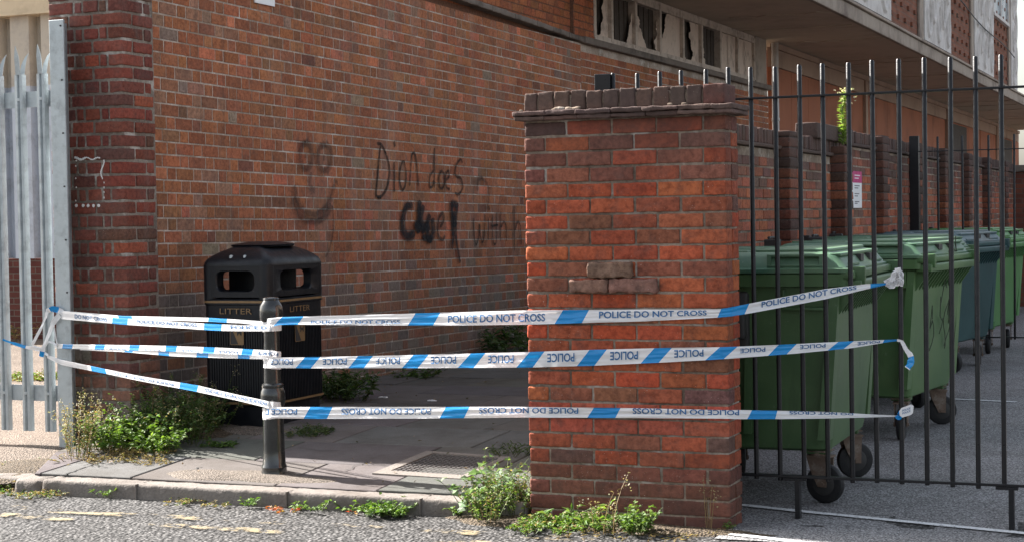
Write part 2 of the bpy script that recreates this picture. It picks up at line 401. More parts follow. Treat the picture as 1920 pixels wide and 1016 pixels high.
def flemish(mb, O, U, N, length, z0, z1, ch, S_, H_, mj, c, pal, shear=0, dep=.012, jit=.0018, skip=None):
    k = 0; z = z0
    while z < z1 - .01:
        u = -rnd.random() * .02 - (0 if k % 2 else (S_ + H_) / 2); st = True
        while u < length:
            w = S_ if st else H_
            a, b = max(u + mj / 2, 0), min(u + w - mj / 2, length)
            if b - a > .03 and not (skip and skip((a + b) / 2, z + ch / 2)):
                face_brick(mb, O, U, N, a, b, z + mj / 2, min(z + ch, z1) - mj / 2, c, pick(pal((a + b) / 2, z)), shear, dep, jit)
            u += w + rnd.uniform(-.003, .003); st = not st
        z += ch; k += 1

# ------------------------------------------------------------------ the ground
XA, XN, XU, XY, XZ = Vector((1, 0, 0)), Vector((-1, 0, 0)), Vector((0, 1, 0)), Vector((0, -1, 0)), Vector((0, 0, 1))
WX = -6.5          # face of the long graffiti wall
def hp(x, y): return .085 + min(.10, max(0, (y - 7.75) * .055)) + max(0, y - 9.57) * .005
def grid(name, xs, ys, zf, m, kind='structure'):
    b = MB(); vs = [(x, y, zf(x, y)) for y in ys for x in xs]; n = len(xs)
    b.add(vs, [(j * n + i, j * n + i + 1, (j + 1) * n + i + 1, (j + 1) * n + i) for j in range(len(ys) - 1) for i in range(n - 1)])
    return tag(b.build(name, m, smooth=True), kind=kind)
def lin(a, b, n): return [a + (b - a) * i / n for i in range(n + 1)]
grid('ground', lin(-300, 300, 6), lin(-60, 600, 6), lambda x, y: -.03, M['soil'])
grid('road', [-60] + lin(-9, 3, 120) + [60], [-14] + lin(5.5, 8.4, 30), lambda x, y: .0035 * mnoise.noise(Vector((x * 3, y * 3, 0))), M['road'])
grid('yard_asphalt', lin(-3.2, 20, 30), lin(7.96, 60, 30), lambda x, y: .001 + .0 * x, M['yard'])
tag(bpy.data.objects['yard_asphalt'], 'grey speckled asphalt of the yard where the wheeled bins stand')
b = MB()                                                      # apron in front of the railings joins road and yard
b.add([(-2.16, 7.55, .006), (20, 7.55, .006), (20, 7.97, .006), (-2.16, 7.97, .006)], [(0, 1, 2, 3)])
tag(b.build('yard_apron', M['yard']), kind='structure')
def fz(x, y):
    t = min(1, max(0, (y - 7.85) / 1.0)); t = t * t * (3 - 2 * t)
    return -.012 + .10 * t + .012 * mnoise.noise(Vector((x * 2.2, y * 2.2, 3)))
grid('gravel_forecourt', lin(-26, -6.3, 110), lin(7.7, 17.5, 80), fz, M['gravel'])

# paving slabs
b = MB(); b.add([(-6.6, 7.85, .03), (-3.15, 7.85, .03), (-3.15, 26, .03), (-6.6, 26, .03)], [(0, 1, 2, 3)], (.08, .065, .05))
rnd.seed(11)
yy = 7.89; row = 0
while yy < 25:
    d = .6; x = -6.62 + (.0 if row % 2 else -.42); 
    while x < -3.2:
        w = rnd.choice((.6, .9, .9)) * 1.0; x0, x1 = max(x + .0055, -6.48), min(x + w - .0055, -3.2)
        if x1 - x0 > .08:
            g = cvar(rnd.choice([(.142, .133, .125), (.130, .122, .117), (.150, .139, .130), (.122, .116, .111)]), .07)
            y0, y1 = yy + .0055, yy + d - .0055; dz = rnd.uniform(-.003, .003); dt = rnd.uniform(-.004, .004)
            vs = [(x0, y0, hp(x0, y0) + dz), (x1, y0, hp(x1, y0) + dz + dt), (x1, y1, hp(x1, y1) + dz + dt), (x0, y1, hp(x0, y1) + dz)]
            if x0 < -6.2 and yy < 8.4: vs[0] = (max(x0, -6.18), y0, vs[0][2])
            vs2 = [(p[0], p[1], p[2] - .05) for p in vs]; e = .006
            vi = [(vs[0][0] + e, vs[0][1] + e, vs[0][2]), (vs[1][0] - e, vs[1][1] + e, vs[1][2]), (vs[2][0] - e, vs[2][1] - e, vs[2][2]), (vs[3][0] + e, vs[3][1] - e, vs[3][2])]
            vo = [(p[0], p[1], p[2] - .004) for p in vs]
            b.add(vi + vo + vs2, [(0, 1, 2, 3), (0, 4, 5, 1), (1, 5, 6, 2), (2, 6, 7, 3), (3, 7, 4, 0), (4, 8, 9, 5), (5, 9, 10, 6), (6, 10, 11, 7), (7, 11, 8, 4)], g)
        x += w
    yy += d; row += 1
tag(b.build('pavement', M['paving']), kind='structure')
# kerb stones
b = MB(); x = -6.02
b.rbox(-6.02, -3.38, 7.745, 7.888, -.06, .0845, .018, .0035, (130, 5, 3), (1, 1, 1))
for x_ in (-5.4, -4.48, -3.72): b.box(x_ - .0022, x_ + .0022, 7.735, 7.8885, -.05, .0852, (.25, .22, .2))
b.rbox(-3.36, -3.18, 7.80, 8.35, -.06, .075, .03, .008, (2, 5, 1))
b.rbox(-6.5, -6.16, 7.86, 8.02, -.05, .068, .025, .01, (4, 1, 1))
b.rbox(-6.22, -6.03, 7.76, 7.93, -.05, .078, .025, .01, (4, 1, 1))
tag(b.build('kerb', M['kerb'], auto=70), kind='structure')
# crumbled concrete round the bollard and the earth strip at the foot of the pillar
def blob(name, cx, cy, rx, ry, h, m, seed, zf=hp, kind='structure', n=46, rough=.5):
    b = MB(); rr = 9; vs = [(cx, cy, zf(cx, cy) + h)]; fs = []
    for k in range(1, rr + 1):
        for i in range(n):
            a = 2 * math.pi * i / n; q = 1 + rough * mnoise.noise(Vector((math.cos(a) * 1.5, math.sin(a) * 1.5, seed)))
            x, y = cx + rx * q * k / rr * math.cos(a), cy + ry * q * k / rr * math.sin(a)
            e = 1 - (k / rr) ** 2
            vs.append((x, y, zf(x, y) + h * e + e * .012 * mnoise.noise(Vector((x * 9, y * 9, seed))) - (.01 if k == rr else 0)))
    for i in range(n): fs.append((0, 1 + i, 1 + (i + 1) % n))
    for k in range(rr - 1):
        for i in range(n): fs.append((1 + k * n + i, 1 + (k + 1) * n + i, 1 + (k + 1) * n + (i + 1) % n, 1 + k * n + (i + 1) % n))
    b.add(vs, fs); return tag(b.build(name, m, smooth=True), kind=kind)
blob('concrete_patch', -4.98, 8.06, .50, .17, .012, M['rubble'], 4.)
blob('concrete_patch', -5.9, 9.35, .42, .2, .015, M['rubble'], 9.)
blob('earth_strip', -3.15, 7.72, .42, .16, .02, M['soil'], 2., lambda x, y: .002)
blob('earth_strip', -2.5, 7.70, .62, .11, .02, M['soil'], 5., lambda x, y: .002)
blob('earth_strip', -6.45, 8.35, .42, .55, .03, M['soil'], 6., lambda x, y: .05)
blob('earth_strip', -6.55, 7.93, .75, .16, .02, M['soil'], 8., lambda x, y: .004)
blob('earth_strip', -6.2, 9.2, .5, .35, .02, M['soil'], 12.)
# painted lines
def pline(name, pts, w, m, z=.009, n=40):
    b = MB(); vs = []; P = [Vector(p) for p in pts]; L = [0]
    for i in range(len(P) - 1): L.append(L[-1] + (P[i + 1] - P[i]).length)
    for k in range(n + 1):
        s = L[-1] * k / n; i = max(j for j in range(len(P) - 1) if L[j] <= s + 1e-9); q = (s - L[i]) / (L[i + 1] - L[i])
        p = P[i].lerp(P[i + 1], q); d = (P[i + 1] - P[i]).normalized(); nn = Vector((-d.y, d.x))
        for sd in (-1, 1):
            e = p + nn * sd * (w / 2 + .006 * mnoise.noise(Vector((s * 8, sd, w)))); vs.append((e.x, e.y, z))
    b.add(vs, [(2 * k, 2 * k + 2, 2 * k + 3, 2 * k + 1) for k in range(n)]); return tag(b.build(name, m), kind='structure')
def xy(u, v): p = PZ(u, v, .0); return (p.x, p.y)
pline('yellow_line', [xy(-40, 940), xy(60, 958), xy(400, 975), xy(860, 1000), xy(1100, 1014), xy(1300, 1026)], .10, M['yellow'])
pline('yellow_line', [xy(-40, 962), xy(60, 972), xy(400, 992), xy(760, 1012), xy(1100, 1032)], .10, M['yellow'])
pline('parking_line', [xy(1388, 948), xy(1490, 959), xy(1905, 1000), xy(2200, 1030)], .055, M['whiteline'], .008)
pline('parking_line', [xy(1370, 1004), xy(1470, 1016), xy(1600, 1032)], .05, M['whiteline'], .011)
pline('parking_line', [xy(1600, 731), xy(1740, 746), xy(1905, 754)], .06, M['whiteline'], .006)
pline('parking_line', [xy(1880, 571), xy(1960, 572)], .09, M['whiteline'], .006)

# ------------------------------------------------------------------ graffiti wall (boundary wall), corner pier, building wall
rnd.seed(5)
def pal_wall(u, z):
    p = [(7, (0.384, 0.143, 0.069)), (5, (0.348, 0.129, 0.066)), (4, (0.409, 0.161, 0.077)), (2.2, (0.311, 0.138, 0.078)), (.3, (0.293, 0.193, 0.140)), (.8, (0.537, 0.181, 0.101)), (.3, (0.232, 0.105, 0.067))]
    if z < .95: p += [(9, (0.244, 0.185, 0.151)), (4, (0.305, 0.181, 0.134)), (4, (0.195, 0.154, 0.132))]
    if u < 1.2 and z > 1.2: p += [(4, (0.354, 0.187, 0.118)), (1, (0.329, 0.234, 0.179))]
    if u > 6 and z > 1.8: p += [(6, (0.439, 0.158, 0.074))]
    return p
WY0, WY1, WY2 = 9.40, 17.75, 26.1
sh = .012
bw = empty('brick_boundary_wall', (WX, WY0, .1))
tag(bw, 'long old orange-brown brick boundary wall with spray graffiti, behind the litter bin', 'brick wall')
def child(mb, name, m, root, **k):
    o = mb.build(name, m, root, **k); o.matrix_parent_inverse = Matrix.Translation(-root.location) if root.rotation_euler.z == 0 else root.matrix_basis.inverted(); return o
b = MB(); O = Vector((WX, WY0, 0))
def top1(u): return 3.46 - .014 * u
flemish(b, O, XU, XA, WY1 - WY0, .084 * 1, .084 * 41, .084, .21, .105, .010, .003, pal_wall, sh, .004, .001,
        skip=lambda u, z: z - sh * u > top1(u) - .03)
child(b, 'brickwork', M['brick_wall'], bw)
b = MB(); b.box(WX - .33, WX - .0035, WY0 - .03, WY1, -.1, 3.36); child(b, 'mortar_bed', M['mortar_wall'], bw)
# coping: sloping stone strip
b = MB()
cp = [(9.2, 3.62), (13, 3.53), (14.65, 3.455), (16.37, 3.41), (17.75, 3.365)]
for i in range(len(cp) - 1):
    (ya, za), (yb, zb) = cp[i], cp[i + 1]; n = 3
    for k in range(n):
        y0, y1 = ya + (yb - ya) * k / n, ya + (yb - ya) * (k + 1) / n; z0 = za + (zb - za) * (k + .5) / n
        s0 = len(b.v); b.rbox(WX - .36, WX + .045, y0 + .002, y1 - .002, z0, z0 + .055, .012, .006, (1, 8, 0))
        for q in range(s0, len(b.v)):
            p = b.v[q]; b.v[q] = (p[0], p[1], p[2] + (zb - za) / (yb - ya) * (p[1] - (y0 + y1) / 2))
child(b, 'coping', M['coping'], bw, auto=50)

# corner pier of larger dark red bricks
PXR, PYF = PY(239, 500, 9.07).x, 9.07
rnd.seed(21)
pp = empty('brick_gate_pier', (PXR, PYF, .15)); tag(pp, 'dark red brick pier at the wall corner beside the galvanised gate post', 'brick pier')
def pal_q(z):
    if z < .62: return [(3, (.36, .14, .085)), (2, (.26, .21, .18)), (3, (.2, .06, .05))]
    return [(5, (.200, .058, .042)), (4, (.24, .066, .045)), (3, (.16, .056, .044)), (.8, (.33, .09, .048)), (1.4, (.15, .07, .052))]
b = MB(); z = .105; k = 0
while z < 3.75:
    j = .017; zz0, zz1 = z + j / 2, z + .084 - j / 2
    dz = lambda: rnd.uniform(-.002, .002)
    if k % 2:
        xs = [PXR, PXR - .225, PXR - .40, PXR - .56]; ys = [PYF, PYF + .115, PYF + .33]
    else:
        xs = [PXR, PXR - .112, PXR - .175, PXR - .295, PXR - .36, PXR - .56]; ys = [PYF, PYF + .235, PYF + .315]
    for i in range(len(xs) - 1):
        dy = (ys[1] - ys[0]) if i == 0 else .10
        b.rbox(xs[i + 1] + j / 2, xs[i] - (j / 2 if i else 0) + rnd.uniform(-.003, .003), PYF + rnd.uniform(-.004, .004), PYF + dy - j / 2, zz0 + dz(), zz1 + dz(), .005, .004, (9, 1, 3), pick(pal_q(z)))
    b.rbox(PXR - .1, PXR + rnd.uniform(-.004, .004), ys[1] + j / 2, ys[2] - j / 2 + rnd.uniform(0, .02), zz0 + dz(), zz1 + dz(), .007, .004, (1, 4, 2), pick(pal_q(z)))
    z += .084; k += 1
child(b, 'brickwork', M['brick_quoin'], pp, auto=35)
b = MB(); b.box(PXR - .55, PXR - .007, PYF + .007, PYF + .345, -.1, 3.8); child(b, 'mortar_bed', M['mortar_quoin'], pp)
# white paint drips on the pier
b = MB(); rnd.seed(3)
def dab(u, v, r, rz=None):
    p = PY(u, v, PYF - .006); n = 9; rz = rz or r
    b.add([(p.x, p.y - .002, p.z)] + [(p.x + r * math.cos(6.283 * i / n) * rnd.uniform(.8, 1.1), p.y, p.z + rz * math.sin(6.283 * i / n) * rnd.uniform(.8, 1.1)) for i in range(n)], [(0, 1 + i, 1 + (i + 1) % n) for i in range(n)])
for x in range(141, 188, 3): dab(x, 298 + 2 * math.sin(x * .3), .008, .009 if x < 160 else .005)
for u, v in ((143, 302), (142, 312), (142, 335), (143, 352), (142, 377)): dab(u, v, .006)
for v in range(302, 338, 3): dab(192 + 3 * math.sin(v * .15), v, .005, .008)
for v in (343, 352, 361, 371): dab(195, v, .004, .008)
for u in (143, 156, 165, 175, 185): dab(u, 386, .012)
child(b, 'paint_drips', M['white_paint'], pp)

# graffiti
def stroke(b, pts, w, uvs):
    P = [PX(u, v, WX + .006) for u, v in pts]; Q = []
    for i in range(len(P) - 1):      # catmull-rom
        a, p, q, d = P[max(i - 1, 0)], P[i], P[i + 1], P[min(i + 2, len(P) - 1)]
        for k in range(6):
            t_ = k / 6; Q.append(.5 * ((2 * p) + (q - a) * t_ + (2 * a - 5 * p + 4 * q - d) * t_ ** 2 + (3 * p - a - 3 * q + d) * t_ ** 3))
    Q.append(P[-1]); n = len(Q); base = len(b.v); vs = []
    for i, p in enumerate(Q):
        d = (Q[min(i + 1, n - 1)] - Q[max(i - 1, 0)]); d.x = 0; d.normalize(); nn = Vector((0, -d.z, d.y))
        ww = w * (1 + .25 * mnoise.noise(p * 5)) * (.5 if i in (0, n - 1) else 1)
        lift = stroke.k * .0004
        for sd in (-1, 1): e = p + nn * sd * ww / 2; vs.append((e.x + lift, e.y, e.z)); uvs.append((i / n, (sd + 1) / 2))
    stroke.k += 1
    b.add(vs, [(2 * i, 2 * i + 2, 2 * i + 3, 2 * i + 1) for i in range(n - 1)])
stroke.k = 0
def graf(name, strokes, m, label):
    b = MB(); uvs = []
    for pts, w in strokes: stroke(b, pts, w, uvs)
    o = child(b, name, M[m], bw); tag(o, label)
    uv = o.data.uv_layers.new(name='UVMap'); vi = np.empty(len(o.data.loops), dtype=np.int32); o.data.loops.foreach_get('vertex_index', vi)
    uv.data.foreach_set('uv', np.array(uvs, dtype=np.float32)[vi].ravel())
def c4(x, y): return (480 + x / 3.387, 220 + y / 3.387)
def cs(*a): return [c4(*p) for p in a]
w1 = .040
graf('graffiti_writing', [
    (cs((770, 168), (800, 180), (835, 260), (848, 340), (835, 440), (800, 500), (770, 510)), w1), (cs((792, 185), (782, 260), (772, 380), (762, 505)), w1), (cs((760, 500), (795, 515)), w1 * .8),
    (cs((877, 285), (878, 380), (878, 480)), w1 * .8), (cs((877, 150), (881, 190)), w1 * 1.1),
    (cs((935, 275), (915, 330), (912, 410), (930, 462), (950, 420), (952, 340), (938, 275)), w1 * .8),
    (cs((975, 440), (982, 320), (990, 240), (1008, 235), (1022, 320), (1030, 440)), w1 * .8),
    (cs((1132, 195), (1131, 300), (1133, 450)), w1 * .9), (cs((1125, 340), (1103, 380), (1102, 440), (1120, 440), (1128, 400)), w1 * .8),
    (cs((1175, 340), (1160, 390), (1168, 450), (1190, 440), (1195, 370), (1175, 338)), w1 * .8),
    (cs((1203, 400), (1225, 375), (1218, 340), (1203, 370), (1205, 440), (1228, 458)), w1 * .8),
    (cs((1310, 290), (1295, 270), (1268, 310), (1265, 370), (1300, 390), (1310, 450), (1285, 490), (1262, 480)), w1 * .85),
    (cs((1380, 640), (1382, 740), (1395, 810), (1412, 760), (1418, 680), (1425, 770), (1440, 790), (1450, 700), (1452, 620)), w1 * .8),
    (cs((1472, 565), (1480, 590)), w1), (cs((1472, 640), (1474, 780)), w1 * .75),
    (cs((1500, 620), (1500, 760), (1512, 808), (1525, 770), (1526, 600)), w1 * .8), (cs((1490, 690), (1535, 685)), w1 * .7),
    (cs((1550, 600), (1550, 790)), w1 * .8), (cs((1552, 700), (1570, 665), (1585, 700), (1588, 790)), w1 * .75),
    (cs((1635, 560), (1636, 700), (1638, 850)), w1 * .8), (cs((1640, 720), (1658, 665), (1675, 700), (1680, 810)), w1 * .8),
    (cs((1165, 700), (1188, 650), (1180, 610), (1155, 650), (1150, 740), (1180, 780), (1195, 750)), w1 * 1.0),
], 'spray', 'thin black sprayed writing on the brick wall')
graf('graffiti_scribble', [
    (cs((990, 560), (950, 570), (930, 640), (930, 720), (965, 755), (1005, 735)), .10), (cs((1035, 530), (1030, 620), (1025, 740)), .13), (cs((1060, 560), (1045, 640), (1060, 740)), .10),
    (cs((1100, 620), (1080, 690), (1095, 770), (1120, 740), (1115, 640)), .11), (cs((1000, 690), (1100, 700)), .12), (cs((1050, 760), (1110, 780)), .08),
    (cs((1235, 540), (1240, 640), (1245, 740), (1240, 840)), .075), (cs((1275, 545), (1262, 660), (1265, 780), (1280, 870), (1290, 925)), .06), (cs((1232, 545), (1275, 560)), .09), (cs((1250, 600), (1258, 700)), .10),
], 'spray_heavy', 'heavy black sprayed scribble covering a word')
graf('graffiti_face', [
    (cs((310, 165), (280, 190), (272, 260), (290, 315), (325, 325), (345, 290), (345, 210), (320, 165), (300, 172)), .07), (cs((305, 228), (306, 262)), .045),
    (cs((430, 170), (395, 200), (385, 270), (405, 330), (445, 335), (470, 280), (462, 200), (430, 168)), .07), (cs((420, 240), (421, 278)), .045),
    (cs((235, 430), (250, 510), (285, 580), (350, 615), (420, 590), (465, 520), (490, 430)), .07), (cs((228, 510), (270, 620), (350, 660), (420, 640), (470, 560)), .08), (cs((485, 400), (510, 425)), .05),
    (cs((340, 350), (335, 430), (365, 480)), .06), (cs((475, 560), (480, 700), (460, 820), (430, 890)), .03),
    (cs((1420, 390), (1455, 420), (1470, 500), (1455, 590)), .04), (cs((1395, 470), (1400, 400), (1430, 385)), .06),
    ([(283, 365), (290, 395), (285, 425)], .05),
], 'spray_faint', 'faded sprayed smiling face with round eyes')

# the building beyond: wall under the sill, window strip, canopy, upper floor
rnd.seed(8)
bd = empty('brick_office_building', (WX, WY1, 0))
tag(bd, 'derelict two storey brick building with deep concrete canopy above the yard', 'building')
b = MB(); O = Vector((WX, WY1, 0))
flemish(b, O, XU, XA, WY2 - WY1, .084, .084 * 41, .084, .21, .105, .010, .003,
        lambda u, z: [(6, (.39, .142, .070)), (3, (.34, .13, .07)), (1, (.44, .18, .10)), (.6, (.28, .12, .08))], .0, .004, .001, skip=lambda u, z: z > 3.30)
child(b, 'brickwork', M['brick_plain'], bd)
b = MB(); b.box(WX - .3, WX - .0035, WY1, 26.0, -.1, 3.36); child(b, 'mortar_bed', M['mortar_wall'], bd)
# recessed jamb wall above the coping
b = MB(); O = Vector((WX - .06, 12.2, 0))
flemish(b, O, XU, XA, 17.6 - 12.2, 3.44, 4.2, .084, .21, .105, .009, .006, lambda u, z: [(6, (.36, .125, .055)), (2, (.3, .105, .052))], 0, .006, .0015)
O = Vector((WX - .02, 17.6, 0))
flemish(b, O, XU, XA, .66, 3.44, 4.2, .084, .21, .12, .009, .006, lambda u, z: [(6, (.40, .135, .058)), (2, (.35, .12, .056))], 0, .006, .0015)
b.box(WX - .4, WX - .064, 12.2, 17.6, 3.38, 4.12, (.16, .075, .045)); b.box(WX - .4, WX - .024, 17.6, 18.26, 3.38, 4.12, (.16, .08, .05))
child(b, 'jamb_wall', M['brick_plain'], bd)
b = MB(); b.rbox(WX - .3, WX + .07, WY1, 26.0, 3.355, 3.43, .012, .004, (0, 40, 0)); child(b, 'window_sill', M['coping'], bd, auto=50)
# windows
wy = [18.27, 18.85, 19.72, 20.68, 21.66, 22.52, 23.44, 24.36, 25.3]
ZS, ZT = 3.47, 4.09
fr = MB()
for i, y in enumerate(wy): fr.box(WX - .10, WX - .01, y - .035, y + .035, ZS, ZT)
fr.box(WX - .105, WX - .015, wy[0], wy[-1], ZS - .04, ZS + .035); fr.box(WX - .105, WX - .015, wy[0], wy[-1], ZT - .07, ZT + .03)
for i in range(8): fr.box(WX - .09, WX - .03, wy[i] + .035, wy[i] + .07, ZS, ZT - .05)
rnd.seed(31)
fro = child(fr, 'window_frame', M['timber'], bd)
def ragged(y0, y1, z0, z1, side, amt, seed):
    """pale board with a torn edge covering one side of a light"""
    n = 26; vs = []
    for k in range(n + 1):
        z = z0 + (z1 - z0) * k / n
        e = amt[0] + (amt[1] - amt[0]) * k / n + .16 * mnoise.noise(Vector((z * 9, seed, 0))) + .07 * mnoise.noise(Vector((z * 34, seed, 4)))
        e = max(.0, min(1, e)); ye = y0 + (y1 - y0) * e if side == 'L' else y1 - (y1 - y0) * e; yo = y0 if side == 'L' else y1
        vs += [(WX - .055, yo, z), (WX - .05, ye, z)]
    return vs, [(2 * k, 2 * k + 2, 2 * k + 3, 2 * k + 1) for k in range(n)]
spec = [(('R', (.55, .25)),), (('R', (.3, -.1)), ('L', (.1, -.1))), (('L', (.55, -.1)), ('R', (.12, .0))), (('R', (.95, .62)), ('L', (.25, -.1))),
        (('R', (.42, .55)), ('L', (.12, .0))), (('L', (.28, .02)), ('R', (-.1, .0))), (('L', (1, 1)), ('R', (.5, .5))), (('L', (1, 1)), ('R', (.5, .5)))]
for i in range(8):
    y0, y1 = wy[i] + .035, wy[i + 1] - .035; bk = MB()
    for k in range(9):
        ya = y0 + (y1 - y0) * k / 9; bk.box(WX - .14, WX - .10 + (.008 if k % 2 else 0), ya + .004, ya + (y1 - y0) / 9, ZS, ZT)
    lt = child(bk, 'window_light', M['board_dark'], bd)
    for j, (sd, am) in enumerate(spec[i]):
        vs, fs = ragged(y0 + .0, y1, ZS + .03, ZT - .06, sd, am, i * 3 + j); vs = [(p[0] + .006 * j, p[1], p[2]) for p in vs]; pb = MB(); pb.add(vs, fs); pb.build('torn_board', M['board_pale'], lt)
# concrete column, white pipe
b = MB(); b.box(WX - .25, WX - .005, 25.33, 25.98, 3.42, 4.12); child(b, 'column', M['concrete'], bd)
b = MB(); b.lathe([(.055, .3), (.055, 4.1)], WX + .06, 26.25, 12)
for z in (1.2, 2.9, 2.55): b.lathe([(.065, z), (.065, z + .05)], WX + .06, 26.25, 12)
child(b, 'drainpipe', M['panel_conc'], bd, smooth=True)
# hoarding under the canopy
b = MB(); y = 26.4
while y < 60: b.box(WX - .1, WX - .01 - (.01 if int(y * 10) % 2 else 0), y + .006, y + 1.2, 0, 3.75); y += 1.21
child(b, 'hoarding', M['hoarding'], bd)
b = MB(); b.box(WX - .1, WX + .02, 26.4, 60, 3.755, 4.06); b.box(WX - .05, WX + .06, 26.4, 60, 4.02, 4.11)
for y in (33.5, 44, 54): b.box(WX - .02, WX + .05, y, y + .22, .1, 4.02)
child(b, 'top_board', M['hoarding_top'], bd)
for y in (44.5, 55): b = MB(); b.box(WX - .01, WX + .03, y, y + 3, 1, 3.7); child(b, 'dark_doorway', M['board_dark'], bd)
b = MB(); b.box(WX - .4, -4.80, 17.2, 59.5, 4.125, 4.20)
for y in (24.5, 31, 38, 45, 52): b.box(WX + .02, -4.9, y, y + .03, 4.112, 4.13)
rnd.seed(77)
for q in range(9):
    y = 22 + q * 4.1 + rnd.random(); pts = [Vector((WX + .3 + k * .17, y + .12 * rnd.uniform(-1, 1), 4.118)) for k in range(9)]; b.tube(pts, .007, 4, (.3, .25, .2))
child(b, 'canopy_soffit', M['soffit'], bd)
b = MB(); b.rbox(-4.83, -4.76, 17.2, 59.5, 4.115, 4.315, .012, .003, (0, 60, 1)); b.rbox(-4.90, -4.72, 17.2, 59.5, 4.318, 4.36, .01, .003, (0, 60, 0))
child(b, 'canopy_fascia', M['concrete'], bd, auto=50)
b = MB(); b.box(WX - 3.5, -4.80, 17.2, 43.75, 4.37, 8.4); rnd.seed(4)
def bproj(y0, y1, z0, z1):
    z = z0 + .1; k = 0
    while z < z1:
        y = y0 + .15 + (k % 2) * .3
        while y < y1 - .1: b.box(-4.80, -4.765, y, y + .11, z, z + .07, (.16, .06, .04)); y += .62
        z += .225; k += 1
for y0, y1 in ((26.75, 29.4), (32.9, 35.7), (39.2, 42.1)): bproj(y0, y1, 4.4, 7.2)
child(b, 'upper_floor', M['btex_upper'], bd)
def opanel(y0, y1, nov):
    b = MB(); b.box(-4.80, -4.74, y0, y1, 4.38, 8.3); w = (y1 - y0 - .3) / nov
    for i in range(nov):
        z = 4.45 + (.28 if i % 2 else 0)
        while z < 7.6:
            cy, cz, ry, rz = y0 + .15 + w * (i + .5), z + .36, w * .40, .34
            vs = []; n = 20
            for (q, x) in ((1.12, -4.74), (1.0, -4.705), (.86, -4.705), (.74, -4.737)):
                for k in range(n):
                    a = 2 * math.pi * k / n; vs.append((x, cy + ry * q * math.cos(a), cz + rz * q * math.sin(a)))
            fs = [(r * n + k, r * n + (k + 1) % n, (r + 1) * n + (k + 1) % n, (r + 1) * n + k) for r in range(3) for k in range(n)]
            b.add(vs, fs); z += .78
    return child(b, 'precast_panel', M['panel_conc'], bd)
for y0, y1, n in ((22.5, 26.7, 5), (29.85, 32.85, 5), (36.1, 39.15, 5), (42.5, 43.74, 2)): opanel(y0, y1, n)
b = MB()
for y0, y1 in ((29.42, 29.83), (35.72, 36.08), (42.12, 42.48)): b = MB(); b.box(-4.79, -4.755, y0, y1, 4.37, 8.3); child(b, 'mullion_strip', M['concrete'], bd)

for y0, y1 in ((26.75, 29.4), (32.9, 35.7), (39.2, 42.1)):
    b = MB(); zb = 5.75 if y0 > 39 else 7.3
    b.box(-4.80, -4.72, y0, y1, zb, zb + .07); b.box(-4.80, -4.74, y0, y0 + .12, zb + .07, 8.3); b.box(-4.80, -4.74, (y0 + y1) / 2 - .05, (y0 + y1) / 2 + .05, zb + .07, 8.3); b.box(-4.80, -4.74, y1 - .12, y1, zb + .07, 8.3)
    f = child(b, 'upper_window', M['panel_conc'], bd)
    g = MB(); g.box(-4.79, -4.775, y0 + .1, y1 - .1, zb + .06, 8.3); g.build('pane', M['glass'], f)
# cable sagging across the panels
b = MB(); b.tube([Vector((-4.68, 30 + k * 1.4, 5.6 - k * .06 + .05 * math.sin(k))) for k in range(10)], .012, 5); child(b, 'cable', M['hub'], bd)
# white notice on the graffiti wall
b = MB(); p = PX(478, 5, WX + .012); q = PX(515, 10, WX + .012)
b.box(WX + .004, WX + .014, p.y, q.y, 3.055, 3.36); o = b.build('wall_notice', M['plastic_white'])
tag(o, 'small white notice plate high on the graffiti wall', 'sign')
b = MB(); b.box(WX + .0142, WX + .0152, p.y + .09, q.y - .07, 3.10, 3.14); o2 = b.build('print', M['tape_ink'], o)
# white building far beyond
b = MB(); b.box(-9, 12, 90, 96, 0, 17.5); b.box(-9.3, 12.3, 89.7, 96.3, 17.5, 17.9, mi=1); 
for i in range(6):
    for k in range(4): b.box(-7 + i * 3, -6 + i * 3, 89.95, 90.02, 3 + k * 4, 4.4 + k * 4, mi=2)
o = b.build('white_building', [M['white_wall'], M['hub'], M['glass']]); tag(o, 'pale white rendered building far behind, right of the canopy', 'building')

# ------------------------------------------------------------------ the brick gate pillar in front
rnd.seed(42)
QX0, QX1, QY0, QY1 = -3.155, -2.1525, 7.80, 8.015
gp = empty('brick_pillar', ((QX0 + QX1) / 2, 7.9, 0)); tag(gp, 'wide weathered orange brick pillar with brick-on-edge cap, crossed by the police tape', 'brick pillar')
z_top = PY(985, 254.8, QY0).z + .0705 - .005        # top of the first course
b = MB(); k = 0; z1 = z_top
def pal_p(z, k):
    if .405 < z < .56: return [(1, (.40, .095, .055)), (1, (.37, .085, .05))]
    if z < .25: return [(3, (.23, .075, .05)), (2, (.17, .06, .045)), (2, (.27, .08, .05))]
    p = [(5, (.37, .085, .040)), (3, (.41, .112, .048)), (3, (.32, .088, .046)), (1.4, (.24, .088, .052)), (.5, (.14, .072, .058)), (2, (.44, .085, .036))]
    if z > 1.6: p += [(4, (.23, .085, .06)), (1, (.16, .075, .058))]
    return p
